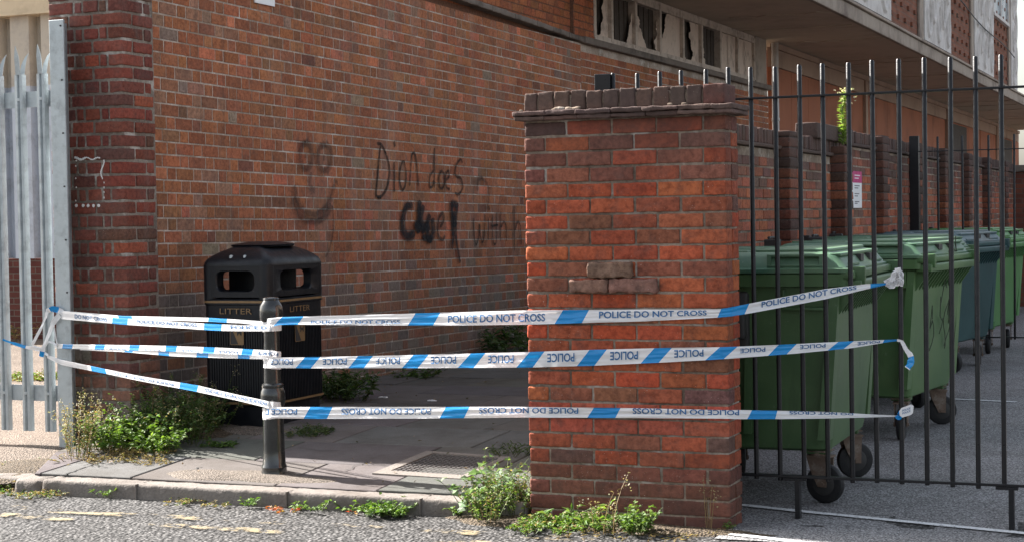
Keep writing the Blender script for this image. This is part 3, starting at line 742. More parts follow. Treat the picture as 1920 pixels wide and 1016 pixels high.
while z1 > -.05:
    z0 = z1 - .075; zz0, zz1 = z0 + .005, z1 - .005; smooth_ = .405 < z0 < .52
    for leaf in (0, 1):
        ya, yb = (QY0, QY0 + .1025) if leaf == 0 else (QY0 + .1125, QY1)
        x = QX0; first = (k + leaf) % 2 == 1; ws = [.1025] + [.215] * 4 if (k % 2) else [.215] * 4 + [.1025]
        for i, w in enumerate(ws):
            pro = 0; col = pick(pal_p(z0, k))
            yc = (zz0 + zz1) / 2
            jx = 0 if smooth_ else .004
            ja = rnd.uniform(-jx, jx) * .7
            b.rbox(x + rnd.uniform(-jx, jx) * .6, x + w + rnd.uniform(-jx, jx) * .6, ya + ja - pro, yb + (rnd.uniform(-jx, jx) if leaf else 0), zz0 + rnd.uniform(-jx, jx) * .4, zz1 + rnd.uniform(-jx, jx) * .4,
                   .002 if smooth_ else (.008 if i == 0 else rnd.uniform(.003, .005)), .0008 if smooth_ else .0024, (16, 1, 5) if leaf == 0 else (2, 4, 4), col)
            x += w + .01
    z1 = z0; k += 1
child(b, 'brickwork', M['brick_pillar'], gp, auto=33)
b = MB(); b.box(QX0 + .006, QX1 - .006, QY0 + .0055, QY1 - .006, -.1, z_top + .003); child(b, 'mortar_bed', M['mortar_pillar'], gp)
# old projecting brick stubs
b = MB()
for (u0, u1, v0, v1, pr) in ((1101, 1184, 492, 520, .035), (1066, 1138, 524, 549, .03), (1141, 1231, 522, 549, .028)):
    a, c_ = PY(u0, v1, QY0 - .03), PY(u1, v0, QY0 - .03)
    b.rbox(a.x, c_.x, QY0 - pr, QY0 + .03, a.z, c_.z, .012, .010, (12, 2, 3), cvar((.235, .135, .10), .1))
child(b, 'broken_brick_stubs', M['brick_pillar'], gp, auto=60)
# tile creasing and brick-on-edge cap
b = MB()
x = QX0 - .035
while x < QX1 + .03:
    w = rnd.uniform(.15, .19); x1 = min(x + w, QX1 + .045)
    b.rbox(x, x1 + .001, QY0 - .045 + rnd.uniform(-.004, .004), QY1 + .04, z_top + .003, z_top + .023, .006, .005, (6, 3, 0), cvar((.20, .12, .10)))
    x = x1
x = QX0 - .042
while x < QX1 + .03:
    w = rnd.uniform(.15, .19); x1 = min(x + w, QX1 + .05)
    b.rbox(x, x1 + .001, QY0 - .055 + rnd.uniform(-.006, .006), QY1 + .045, z_top + .025, z_top + .048, .006, .006, (6, 3, 0), cvar((.19, .12, .105)))
    x = x1
child(b, 'tile_creasing', M['brick_pillar'], gp, auto=60)
b = MB(); ed = [-3.155, -3.085, -3.0, -2.917, -2.835, -2.752, -2.67, -2.587, -2.503, -2.42, -2.34, -2.262, -2.1525]
for i in range(12):
    b.rbox(ed[i] + .004, ed[i + 1] - .004, QY0 + rnd.uniform(-.004, .004), QY1 - .003, z_top + .050, 2.070 + rnd.uniform(-.004, .003), .006, .004, (5, 4, 6),
           cvar((.30, .10, .075) if i == 11 else rnd.choice([(.20, .125, .095), (.23, .13, .095), (.16, .105, .082), (.25, .145, .10)]), .12))
child(b, 'cap_bricks', M['brick_yard'], gp, auto=60)
b = MB(); b.box(QX0 + .012, QX1 - .012, QY0 + .012, QY1 - .015, z_top + .04, 2.052); child(b, 'cap_mortar', M['mortar_pillar'], gp)
# mortar crumbs
b = MB()
for q in range(12):
    x = rnd.choice([rnd.uniform(QX0, QX1), rnd.uniform(QX0, QX0 + .3)]); s_ = rnd.uniform(.004, .012)
    b.rbox(x - s_ * 1.5, x + s_ * 1.5, QY0 - .04, QY0 - .04 + s_ * 2, z_top + .046, z_top + .049 + s_ * 1.2, s_ * .6, .004, (0, 0, 0))
child(b, 'mortar_crumbs', M['mortar_pillar'], gp, auto=60)
# yard wall with piers running back
rnd.seed(6)
YX = -3.03
yw = empty('yard_wall', (YX, 8.02, 0)); tag(yw, 'long red brick yard wall with projecting piers behind the row of bins', 'brick wall')
def pal_y(u, z): return [(5, (.38, .12, .065)), (3, (.44, .14, .07)), (3, (.31, .115, .075)), (2, (.22, .12, .09))] + ([(5, (.2, .10, .08))] if z > 1.65 else [])
def pal_pier(z): return [(5, (.14, .052, .034)), (3, (.23, .078, .042)), (2, (.08, .044, .033))]
b = MB(); O = Vector((YX, 8.02, 0))
def stretcher(mb, O, U, N, L, z0, z1, pal, skip=None):
    z = z0; k = 0
    while z < z1 - .02:
        u = -.1125 * (k % 2)
        while u < L:
            a, c_ = max(0, u + .005), min(L, u + .220)
            if c_ - a > .03 and not (skip and skip((a + c_) / 2, z)): face_brick(mb, O, U, N, a, c_, z + .0045, z + .0705, .006, pick(pal(a, z)), 0, .008, .003)
            u += .225
        z += .075; k += 1
yl = 27.5 - 8.02
stretcher(b, O, XU, XA, yl, 0, 2.03, pal_y, skip=lambda u, z: z > (1.86 if u < 6.8 else 1.98))
child(b, 'brickwork', M['brick_yard'], yw)
b = MB(); b.box(YX - .11, YX - .005, 8.02, 27.5, -.1, 1.93); b.box(YX - .11, YX - .0055, 14.8, 27.5, 1.93, 2.04); child(b, 'mortar_bed', M['mortar_pillar'], yw)
b = MB()
def ledge(y0, y1, z):
    b.rbox(YX - .14, YX + .03, y0, y1, z, z + .028, .008, .004, (0, max(3, int((y1 - y0) / .12)), 0), cvar((.15, .09, .075)))
    y = y0
    while y < y1 - .02:
        y2 = min(y + .083, y1); b.rbox(YX - .12, YX + rnd.uniform(-.004, .006), y + .004, y2 - .004, z + .029, z + .135 + rnd.uniform(-.006, .006), .010, .003, (0, 0, 0), cvar(rnd.choice([(.17, .085, .065), (.14, .085, .07), (.21, .10, .075)]))); y = y2
ledge(8.02, 14.78, 1.935); ledge(14.8, 27.5, 2.045)
child(b, 'coping', M['brick_yard'], yw, auto=60)
b = MB()
for n_, (y, zt, pr) in enumerate(((12.4, 2.075, .09), (14.2, 2.02, .12), (16.1, 2.19, .085), (18.0, 2.19, .085), (19.9, 2.19, .085), (21.8, 2.19, .085), (23.7, 2.19, .085), (25.6, 2.19, .085))):
    z = 0; k = 0
    while z < zt - .03:
        zz = min(z + .075, zt)
        if k % 2:
            b.rbox(YX - .05, YX + pr + rnd.uniform(-.004, .004), y, y + .21, z + .004, zz - .004, .009, .003, (1, 1, 0), pick(pal_pier(z)))
            b.rbox(YX - .05, YX + pr, y + .22, y + .33, z + .004, zz - .004, .009, .003, (1, 1, 0), pick(pal_y(0, z)))
        else: b.rbox(YX - .05, YX + pr + rnd.uniform(-.004, .004), y, y + .33, z + .004, zz - .004, .009, .003, (1, 3, 0), pick(pal_pier(z)))
        z += .075; k += 1
    b.box(YX - .05, YX + pr - .008, y + .008, y + .322, 0, zt - .012, (.1, .08, .07))
    if n_ == 1: b.rbox(YX - .14, YX + .035, 13.55, 15.0, 2.06, 2.185, .012, .005, (1, 8, 1), (.15, .09, .075))
child(b, 'piers', M['brick_yard'], yw, auto=60)
# end wall across the yard
ew = empty('end_wall', (2, 27.5, 0)); tag(ew, 'plain red brick wall across the far end of the yard at the right edge', 'brick wall')
b = MB(); b.box(YX, 12, 27.5, 27.72, -.05, 2.05); child(b, 'wall_face', M['btex_end'], ew)
b = MB(); b.rbox(YX, 12, 27.46, 27.76, 2.055, 2.16, .015, .006, (60, 0, 0)); child(b, 'coping', M['coping'], ew, auto=50)
# poster on the yard wall
a, c_ = PX(1602, 325, YX + .02), PX(1616, 388, YX + .02)
py0, py1, pz0, pz1 = 15.02, 15.44, 1.51, 1.83
b = MB(); b.box(YX + .004, YX + .012, py0, py1, pz0, pz1); o = b.build('parking_notice', M['plastic_white'])
tag(o, 'white notice with magenta top fixed to the yard wall between two piers', 'sign')
b = MB(); b.box(YX + .0123, YX + .0133, py0, py1, pz1 - .10, pz1); b.build('header', M['magenta'], o)
b = MB()
for i, (z, l) in enumerate(((1.70, .22), (1.68, .16), (1.63, .2), (1.61, .14), (1.56, .2), (1.545, .12))): b.box(YX + .0123, YX + .0131, py0 + .1, py0 + .1 + l, z, z + .008)
for z, l in ((1.79, .24), (1.765, .18)): b.box(YX + .0136, YX + .0142, py0 + .1, py0 + .1 + l, z, z + .009, mi=1)
b.build('print', [M['ink'], M['plastic_white']], o)

# ------------------------------------------------------------------ black railings
def railing(name, label, Y, x_bars, ztop, zr, zb, xr0, xr1, group=None, r=.0115, post=None, stays=()):
    root = empty(name, (xr0, Y, 0)); tag(root, label, 'railings', group)
    proto = None
    for i, x in enumerate(x_bars):
        if proto is None:
            m = MB(); m.tube([(0, 0, zb - .02), (0, 0, ztop - .006), (0, 0, ztop)], [r, r, r * .7], 10); proto = m.build('bar', M['black_metal'], auto=40); o = proto
        else: o = proto.copy(); link(o)
        o.parent = root; o.matrix_parent_inverse = Matrix.Translation(-root.location); o.location = (x, Y, rnd.uniform(-.004, .004)); o.rotation_euler = (rnd.uniform(-.003, .003), rnd.uniform(-.0035, .0035), 0)
    m = MB(); m.box(xr0, xr1, Y - .016, Y - .004 + .02, zr - .005, zr + .005, c=.002); child(m, 'top_rail', M['black_metal'], root)
    m = MB(); m.box(xr0, xr1, Y - .016, Y + .016, zb - .008, zb + .005, c=.002); child(m, 'bottom_rail', M['black_metal'], root)
    if post:
        m = MB(); m.box(post[0], post[1], Y - .04, Y + .04, 0, post[2], c=.004); child(m, 'post', M['black_metal'], root)
    for x in stays:
        m = MB(); m.box(x - .012, x + .012, Y - .02, Y + .02, .0, zb - .01, c=.002); m.box(x - .07, x + .03, Y - .018, Y + .018, zb - .022, zb - .009); child(m, 'drop_bolt', M['black_metal'], root)
    return root
GY = 8.2
rnd.seed(2)
xb = [-2.127 + .1165 * i for i in range(-6, 20)]
g1 = railing('yard_gate', 'black steel bar gate in front of the bins with police tape tied to one bar', GY, xb, 2.175, 2.024, .205, -2.86, .12, None, .0115, (-2.92, -2.84, 2.175), (-1.925, -.93))
FY = 17.6
s2 = 2.17
g2 = railing('yard_fence', 'black bar fence with a square post across the back of the yard behind the bins', FY, [-2.80 + .121 * i for i in range(0, 34)], 2.215, 2.068, .225, -2.93, 1.4, None, .011, (-2.955, -2.865, 2.225), ())

# ------------------------------------------------------------------ wheeled bins
def rrect(hx, hy, r, n=5, ox=0, oy=0):
    P = []
    for cx, cy, a0 in ((hx - r, hy - r, 0), (-hx + r, hy - r, 90), (-hx + r, -hy + r, 180), (hx - r, -hy + r, 270)):
        for k in range(n + 1):
            a = R_(a0 + 90 * k / n); P.append((ox + cx + r * math.cos(a), oy + cy + r * math.sin(a)))
    return P
def make_wheel(root, x, y, ang, rust):
    e = Matrix.Translation((x, y, 0)) @ Matrix.Rotation(ang, 4, 'Z')
    def fin(m, nm, mt, par, **k):
        o = m.build(nm, mt, par, **k)
        return o
    m = MB(); m.lathe([(.045, -.024), (.082, -.026), (.096, -.021), (.101, -.010), (.101, .010), (.096, .021), (.082, .026), (.045, .024)], 0, .10, 28, axis='x')
    # axis along x, rolling in local y
    w = fin(m, 'wheel', M['rubber'], root, auto=35); w.matrix_local = e @ Matrix.Translation((0, -.035, 0))
    m = MB(); m.lathe([(.02, -.030), (.055, -.027), (.062, -.024), (.062, .024), (.055, .027), (.02, .030)], 0, .10, 20, axis='x'); fin(m, 'hub', M['hub'], w, auto=35)
    m = MB()
    for sx in (-1, 1):
        x0, x1 = (.036, .042) if sx > 0 else (-.042, -.036)
        L = [(x0, -.065, .235), (x0, .05, .235), (x0, .03, .17), (x0, -.012, .085), (x0, -.058, .085), (x0, -.06, .16)]
        m.loft([L, [(x1, a, c) for _, a, c in L]])
    m.box(-.05, .05, -.07, .06, .232, .242); m.lathe([(.05, .243), (.05, .262)], 0, 0, 16); m.box(-.06, .06, -.06, .06, .263, .27)
    m.tube([(-.05, -.035, .10), (.05, -.035, .10)], .012, 8)
    f = fin(m, 'castor_fork', M['rust_metal'] if rust else M['galv'], root); f.matrix_local = e
def make_bin(loc, rz, label, mb_, ml_, wheel_ang, rust=True, marks=False):
    """four wheeled waste container; +x is its front, body tapers towards the base"""
    root = empty('wheeled_bin', (loc[0], loc[1], 0), rz); tag(root, label, 'wheelie bin', 'large wheeled bins standing in a row along the yard wall')
    HX, HY = .48, .62
    secs = [(.27, .36, .50, .06, 0), (.285, .385, .525, .07, 0), (.34, .395, .535, .07, 0), (.7, .425, .57, .06, .0), (1.06, .455, .60, .05, 0), (1.10, .46, .605, .05, 0)]
    m = MB(); m.loft([[(x, y, z) for x, y in rrect(hx, hy, r, 6)] for z, hx, hy, r, _ in secs], cap=True)
    body = m.build('body', M[mb_], root, auto=40)
    m = MB()      # rim with ribbed skirt, panels and corner posts
    m.loft([[(x, y, z) for x, y in rrect(hx, hy, .045, 4)] for z, hx, hy in ((1.10, HX, HY + .0), (1.105, HX + .02, HY + .02), (1.165, HX + .025, HY + .025), (1.17, HX + .015, HY + .015))])
    m.box(HX - .02, HX + .085, -HY + .0, HY + .0, 1.085, 1.135, c=.01); m.box(HX - .02, HX + .055, -HY - .02, HY + .02, 1.14, 1.18, c=.01)
    m.box(HX + .0, HX + .10, -HY + .03, -HY + .07, 1.11, 1.20, c=.008); m.box(HX + .0, HX + .10, HY - .07, HY - .03, 1.11, 1.20, c=.008)
    for i in range(15):
        y = -HY + .06 + i * (2 * HY - .12) / 14
        x = .452; m.add([(x, y - .008, 1.09), (x + .085, y - .008, 1.09), (x - .012, y - .008, .955), (x, y + .008, 1.09), (x + .085, y + .008, 1.09), (x - .012, y + .008, .955)],
                        [(0, 1, 2), (3, 5, 4), (1, 4, 5, 2), (0, 3, 4, 1)])
    m.build('rim', M[mb_], root, auto=40)
    for sy in (-1, 1):      # moulded side panels
        m = MB()
        for (xa, xb_, za, zb_, dp) in ((.17, .40, .985, 1.0, .02), (.17, .185, .99, 1.09, .02), (.385, .40, .99, 1.09, .02)):
            y = .612; m.box(xa, xb_, min(sy * (y - .03), sy * (y + dp * .4)), max(sy * (y - .03), sy * (y + dp * .4)), za, zb_, c=.004)
        m.loft([[(x, sy * y, z) for x, z in ((.41, 1.09), (.455, 1.09), (.40, .34), (.34, .34))] for y in (.52, .618)])
        m.loft([[(x, sy * y, z) for x, z in ((-.02, 1.09), (.03, 1.09), (-.0, .36), (-.04, .36))] for y in (.45, .593)])
        m.build('side_ribs', M[mb_], root, auto=40)
    for sy in (-1, 1):
        m = MB()
        m.box(-.19, -.01, min(sy * .58, sy * .66), max(sy * .58, sy * .66), .84, .98, c=.02)
        m.box(-.24, -.0, min(sy * .575, sy * .625), max(sy * .575, sy * .625), .76, 1.08, c=.02)
        m.build('lifting_bracket', M['hub'], root, auto=40)
    m = MB()      # lid
    def lsec(z, x0, x1, hy, r=.05):
        return [(x, y, z) for x, y in rrect((x1 - x0) / 2, hy, r, 4, (x0 + x1) / 2)]
    m.loft([lsec(1.172, -HX - .03, HX + .03, HY + .03), lsec(1.190, -HX - .03, HX + .032, HY + .032), lsec(1.197, -HX - .01, HX + .01, HY + .01), lsec(1.250, -HX + .02, HX - .03, HY - .015), lsec(1.268, -HX + .05, HX - .07, HY - .04), lsec(1.274, -HX + .08, HX - .1, HY - .07)])
    m.box(.02, HX - .09, -HY + .09, HY - .09, 1.268, 1.288, c=.009); m.box(-HX + .1, -.02, -HY + .09, HY - .09, 1.268, 1.281, c=.006)
    for y in (-.42, 0, .42): m.box(-.42, .3, y - .012, y + .012, 1.268, 1.286, c=.005)
    m.box(.10, .38, -HY - .012, -HY + .02, 1.20, 1.212, c=.004); m.box(.10, .12, -HY - .01, -HY + .03, 1.2, 1.262); m.box(.36, .38, -HY - .01, -HY + .03, 1.2, 1.262); m.box(.10, .38, -HY - .008, -HY + .03, 1.25, 1.264, c=.004)
    m.box(HX - .08, HX - .02, -HY + .04, HY - .04, 1.25, 1.266, c=.005)
    for y in (-.5, .22): m.box(HX - .02, HX + .012, y, y + .28, 1.2, 1.215, c=.004)
    lid = m.build('lid', M[ml_], root, auto=40)
    for y in (-.12, .16): m = MB(); m.box(HX - .05, HX + .002, y, y + .09, 1.215, 1.25); m.build('lid_recess', M['hub'], lid)
    for sy in (-.45, .45):
        m = MB()
        m.tube([(-HX - .02, sy - .09, 1.2), (-HX - .06, sy - .09, 1.31), (-HX - .09, sy + .09, 1.31), (-HX - .02, sy + .09, 1.2)], .011, 6); m.box(-HX - .09, -HX + .02, sy - .11, sy - .07, 1.16, 1.30, c=.01)
        m.build('lid_hinge', M['hub'], root)
    m = MB(); m.box(-.12, -.07, -HY - .032, -HY - .026, 1.115, 1.14); m.build('sticker', M['plastic_white'], root)
    for (sx, sy) in ((1, -1), (1, 1), (-1, -1), (-1, 1)):
        if sx > 0: m = MB(); m.box(.25, .37, sy * .43 - .05, sy * .43 + .05, .25, .36, c=.01); m.build('corner_foot', M[mb_], root, auto=40)
        a = wheel_ang[(sx > 0) * 2 + (sy > 0)]
        make_wheel(root, sx * .31, sy * .43, a, rust)
    if marks:
        m = MB(); rnd.seed(9)
        for q in range(7):
            y0, z0 = rnd.uniform(-.2, .3), rnd.uniform(.45, 1.0); pts = []
            for k in range(8):
                z = z0 + .05 * k * rnd.choice((1, .6)) ; y = y0 + .06 * math.sin(k * .9 + q); xx = .36 + (z - .27) * .115 + .034; pts.append((xx, y, z))
            m.tube(pts, .0035, 4)
        m.build('scrawl', M['scrawl'], root)
    return root
r = R_
make_bin((-2.255, 9.12), r(1.6), 'green wheeled bin nearest the gate, crossed by the tape beside the pillar', 'bin_green', 'bin_lid', [r(200), r(20), r(75), r(118)])
make_bin((-2.23, 11.76), r(-6), 'mid green wheeled bin with faint scrawls on its end, second from the gate', 'bin_green2', 'bin_lid', [r(30), r(10), r(10), r(110)], marks=True)
make_bin((-2.47, 13.65), r(-4), 'mostly hidden green wheeled bin whose lid shows between the second bin and the blue one', 'bin_green', 'bin_lid', [r(60), r(10), r(40), r(20)])
make_bin((-2.60, 16.62), r(-9), 'dark blue wheeled bin standing among the green ones', 'bin_blue', 'bin_blue_lid', [r(60), r(10), r(60), r(15)])
make_bin((-2.57, 18.85), r(-6), 'bright green wheeled bin farthest from the gate, half hidden by the blue bin', 'bin_green3', 'bin_green3', [r(60), r(10), r(10), r(15)])

# ------------------------------------------------------------------ bollard
BX, BY = -4.79, 8.15
PZB = lambda v: PY(512, v, BY).z
b = MB(); KS = 1 / 347.
prof = [(896, 25), (892, 25), (884, 24.5), (878, 23), (874, 24), (871, 23), (868, 21.5), (840, 20.5), (770, 19), (764, 19), (762, 21), (756, 22.5), (748, 23.5), (740, 23.5), (732, 22.5), (726, 20), (723, 21), (720, 20.5), (717, 16.5), (690, 15.8), (650, 15.0),
        (622, 14.6), (612, 14.8), (607, 16.5), (603, 19), (598, 21.5), (590, 22.5), (580, 22.5), (572, 21), (566, 17.5), (562, 15), (560, 15.5), (558, 14.5), (556.5, 12), (556.2, 2)]
b.lathe([(hw * KS, PZB(v) if v < 890 else PZB(v) - .02) for v, hw in prof], BX, BY, 48)
bo = b.build('bollard', M['bollard'], auto=30); tag(bo, 'black cast iron bollard with ball top, wrapped in police tape at the kerb', 'bollard')

# ------------------------------------------------------------------ litter bin
LX0, LX1, LY0, LY1 = -6.06, -5.575, 9.46, 10.17
lb = empty('litter_bin', ((LX0 + LX1) / 2, (LY0 + LY1) / 2, .16)); tag(lb, 'black litter bin with domed hood, side openings and gold lettering, against the graffiti wall', 'litter bin')
lcx, lcy = (LX0 + LX1) / 2, (LY0 + LY1) / 2; lhx, lhy = (LX1 - LX0) / 2, (LY1 - LY0) / 2
def lrr(z, g, r=.05): return [(x, y, z) for x, y in rrect(lhx + g, lhy + g, max(r + g, .01), 5, lcx, lcy)]
b = MB(); b.loft([lrr(.12, -.02), lrr(.31, -.02), lrr(.315, 0), lrr(.95, .0), lrr(.955, .008), lrr(.985, .008), lrr(.99, -.0), lrr(1.0, -.06)])
for i in range(22):      # fluting
    x = LX0 + .055 + i * (2 * lhx - .11) / 21; b.box(x - .005, x + .005, LY0 - .006, LY0 + .01, .34, .83)
for i in range(31):
    y = LY0 + .055 + i * (2 * lhy - .11) / 30; b.box(LX1 - .01, LX1 + .006, y - .005, y + .005, .34, .83)
child(b, 'body', M['litter_black'], lb, auto=40)
for z in (.965, .322): b = MB(); b.loft([lrr(z, .0095), lrr(z + .014, .0095)], cap=False); child(b, 'gold_band', M['gold'], lb)
def plate_hole(b, org, U, W, N, w, h, hw, hh, hz, rr, th):
    """panel w x h with a rounded window (hw x hh centred at height hz), th thick"""
    nn = 8; hole = rrect(hw / 2, hh / 2, rr, nn); hole = [(x, y + hz) for x, y in hole]
    outer = []
    for x, y in hole:
        dx, dy = x, y - hz; k = min((w / 2) / max(abs(dx), 1e-6), ((h - hz) if dy > 0 else hz) / max(abs(dy), 1e-6)); outer.append((dx * k, hz + dy * k))
    def P(p, d): v = org + U * p[0] + W * p[1] - N * d; return (v.x, v.y, v.z)
    L = [[P(p, 0) for p in outer], [P(p, 0) for p in [(x * 1.06, hz + (y - hz) * 1.06) for x, y in hole]], [P(p, .008) for p in hole], [P((x * .97, hz + (y - hz) * .97), th) for x, y in hole], [P(p, th) for p in outer]]
    b.loft(L, cap=False)
b = MB()
plate_hole(b, Vector((lcx, LY0 - .003, 1.0)), XA, XZ, XY, 2 * lhx - .09, .205, .27, .125, .10, .045, .06)
plate_hole(b, Vector((lcx, LY1 + .003, 1.0)), XA, XZ, XU, 2 * lhx - .09, .205, .27, .125, .10, .045, .06)
plate_hole(b, Vector((LX1 + .003, lcy, 1.0)), XU, XZ, XA, 2 * lhy - .09, .205, .40, .125, .10, .045, .06)
plate_hole(b, Vector((LX0 - .003, lcy, 1.0)), XU, XZ, XN, 2 * lhy - .09, .205, .40, .125, .10, .045, .06)
for sx in (-1, 1):
    for sy in (-1, 1):
        cx, cy = lcx + sx * (lhx - .045), lcy + sy * (lhy - .045)
        b.loft([[(cx + x, cy + y, z) for x, y in rrect(.05, .05, .045, 5)] for z in (.985, 1.0, 1.205)])
b.loft([lrr(1.0, -.0), lrr(1.008, -.0)])
b.loft([lrr(1.195, .006), lrr(1.215, .005), lrr(1.237, -.008, .06), lrr(1.262, -.036, .08), lrr(1.285, -.075, .11), lrr(1.303, -.115, .14), lrr(1.316, -.15, .16)])
cap = lambda z, g: [(x, y, z) for x, y in rrect(lhx - g, lhy - g - .06, .07, 5, lcx, lcy)]
b.loft([cap(1.312, .10), cap(1.325, .09), cap(1.332, .11), cap(1.345, .17)])
b.box(LX0 + .05, LX0 + .31, LY0 + .24, LY0 + .27, 1.0, 1.22); b.box(LX0 + .28, LX0 + .31, LY0 + .27, LY1 - .05, 1.0, 1.22)
child(b, 'hood', M['litter_black'], lb, auto=38)
b = MB(); b.lathe([(.014, 1.24), (.012, 1.262), (.004, 1.266)], LX0 + .20, LY0 + .03, 10); b.lathe([(.012, 1.24), (.01, 1.262), (.004, 1.266)], LX0 + .30, LY0 + .03, 10); child(b, 'rivet', M['galv'], lb)

# text helper: returns verts / faces of a string, cap height ~ .7
def text_geo(s):
    cu = bpy.data.curves.new('tmp', 'FONT'); cu.body = s; cu.resolution_u = 3; cu.offset = .018 if s != 'LITTER' else 0
    o = bpy.data.objects.new('tmp', cu); S.collection.objects.link(o)
    me = bpy.data.meshes.new_from_object(o.evaluated_get(bpy.context.evaluated_depsgraph_get()))
    v = [tuple(p.co) for p in me.vertices]; f = [tuple(p.vertices) for p in me.polygons]
    bpy.data.objects.remove(o); bpy.data.curves.remove(cu); bpy.data.meshes.remove(me)
    xs = [p[0] for p in v]; x0, x1 = min(xs), max(xs)
    return [((p[0] - x0) / (x1 - x0), p[1] / .73) for p in v], f
TXT = {k: text_geo(k) for k in ('POLICE DO NOT CROSS', 'POLICE', 'LITTER', 'POLICE D', 'DO NOT CROSS')}
b = MB(); v, f = TXT['LITTER']
b.add([(LX0 + .13 + p[0] * .235, LY0 - .0085, .895 + p[1] * .038) for p in v], f); child(b, 'lettering', M['gold'], lb); b = MB()
b.add([(LX1 + .0085, LY0 + .25 + p[0] * .26, .895 + p[1] * .038) for p in v], f)
child(b, 'lettering', M['gold'], lb)
for P3 in (lambda x, y, d: (LX0 + .205 + x, LY0 - .0125 - d, .70 + y), lambda x, y, d: (LX1 + .0125 + d, LY0 + .30 + x * 1.3, .70 + y)):
    b = MB(); b.add([P3(x, y, 0) for x, y in rrect(.05, .065, .008, 3, .05, .065)], [tuple(range(16))])
    sg = child(b, 'dog_waste_sign', M['gold'], lb)
    b = MB(); b.add([P3(x, y, .001) for x, y in ((.004, .125), (.004, .004), (.06, .004))], [(0, 1, 2)])
    dog = [(.045, .085), (.05, .1), (.058, .098), (.06, .088), (.08, .086), (.088, .098), (.091, .097), (.087, .08), (.086, .06), (.08, .06), (.078, .073), (.062, .073), (.058, .06), (.052, .06), (.053, .08)]
    c0 = (.068, .080); b.add([P3(*c0, .0012)] + [P3(x, y, .0012) for x, y in dog], [(0, 1 + i, 1 + (i + 1) % len(dog)) for i in range(len(dog))])
    b.build('pictogram', M['hub'], sg)

# ------------------------------------------------------------------ palisade gate and post on the left
PYY = 8.95
pg = empty('palisade_gate', (-6.8, PYY, .1)); tag(pg, 'galvanised steel palisade gate with pointed pales at the left edge', 'gate')
def pale_mesh():
    m = MB(); W = [(-.040, .012), (-.028, -.014), (-.010, -.016), (0, -.002), (.010, -.016), (.028, -.014), (.040, .012)]
    def ring(z, sp=0, yo=0): return [(x * (1 + sp), y + yo, z) for x, y in W] + [(x * (1 + sp) * .93, y + yo + .003, z) for x, y in reversed(W)]
    m.loft([ring(.18), ring(2.42)])
    # three splayed points
    m.loft([[(x, y, 2.42) for x, y in ((-.018, -.016), (.018, -.016), (.018, -.010), (-.018, -.010))], [(x, y - .012, 2.53) for x, y in ((-.017, -.014), (.017, -.014), (.017, -.010), (-.017, -.010))], [(x, y - .022, 2.60) for x, y in ((-.001, -.014), (.001, -.014), (.001, -.010), (-.001, -.010))]])
    for s_ in (-1, 1):
        m.loft([[(s_ * .012, -.012, 2.42), (s_ * .034, .006, 2.42), (s_ * .033, .009, 2.42), (s_ * .012, -.008, 2.42)],
                [(s_ * .020, -.006, 2.48), (s_ * .038, .014, 2.48), (s_ * .037, .017, 2.48), (s_ * .020, -.002, 2.48)],
                [(s_ * .036, .012, 2.53), (s_ * .046, .022, 2.53), (s_ * .045, .024, 2.53), (s_ * .036, .015, 2.53)], [(s_ * .054, .03, 2.56)] * 4])
    for z in (.42, 2.265): m.box(-.009, .009, -.016, -.002, z - .009, z + .009)
    return m
proto = None
for i, x in enumerate((-6.86, -7.03, -7.20, -7.37, -7.54, -7.71)):
    if proto is None: proto = pale_mesh().build('pale', M['galv'], auto=35); o = proto
    else: o = proto.copy(); link(o)
    o.parent = pg; o.matrix_parent_inverse = Matrix.Translation(-pg.location); o.location = (x, PYY - .022, 0)
for z0, z1 in ((.37, .47), (2.215, 2.315)):
    b = MB(); b.box(-8.3, -6.80, PYY - .006, PYY, z0, z1); b.box(-8.3, -6.8, PYY, PYY + .045, (z0 + z1) / 2 - .004, (z0 + z1) / 2); child(b, 'rail', M['galv'], pg)
po = empty('gate_post', (-6.72, PYY, .08)); tag(po, 'tall galvanised square gate post at the wall corner, tape tied beside it', 'gate post')
b = MB(); b.box(-6.775, -6.665, PYY - .05, PYY - .035, -.1, 2.745, c=.003); b.box(-6.775, -6.76, PYY - .034, PYY + .112, -.1, 2.74); child(b, 'post', M['galv'], po)  # rear leg added out of view, to block sun between post and pier
b = MB()
for v in (48, 150, 250, 350, 450, 548, 650): p = PY(124, v, PYY - .05); b.rbox(-6.692, -6.680, PYY - .054, PYY - .048, p.z - .005, p.z + .005, .002)
child(b, 'rivets', M['hub'], po)

# shed behind the palisade
SY = 17.5
sd = empty('metal_clad_shed', (-14, SY, 0)); tag(sd, 'cream and pale blue profiled metal shed on a dark brick plinth behind the palisade', 'shed')
b = MB(); b.box(-30, -9.5, SY, SY + .2, -.1, 1.08); child(b, 'plinth', M['btex_dark'], sd)
def prof_sheet(name, mt, z0, z1, y):
    b = MB(); x = -24.
    while x < -9.5:
        L = [(x, y), (x + .28, y), (x + .30, y + .14), (x + .44, y + .14), (x + .46, y)]
        for i in range(4): b.add([(L[i][0], L[i][1], z0), (L[i + 1][0], L[i + 1][1], z0), (L[i + 1][0], L[i + 1][1], z1), (L[i][0], L[i][1], z1)], [(0, 1, 2, 3)])
        x += .46
    child(b, name, mt, sd)
prof_sheet('lower_cladding', M['blue_panel'], 1.083, 3.2, SY - .03); prof_sheet('upper_cladding', M['cream_panel'], 3.2, 4.06, SY - .03)
b = MB(); b.box(-24, -9.5, SY - .1, SY + .3, 4.065, 4.9); b.box(-24, -9.5, SY - .13, SY - .02, 4.06, 4.09); child(b, 'fascia', M['cream'], sd)

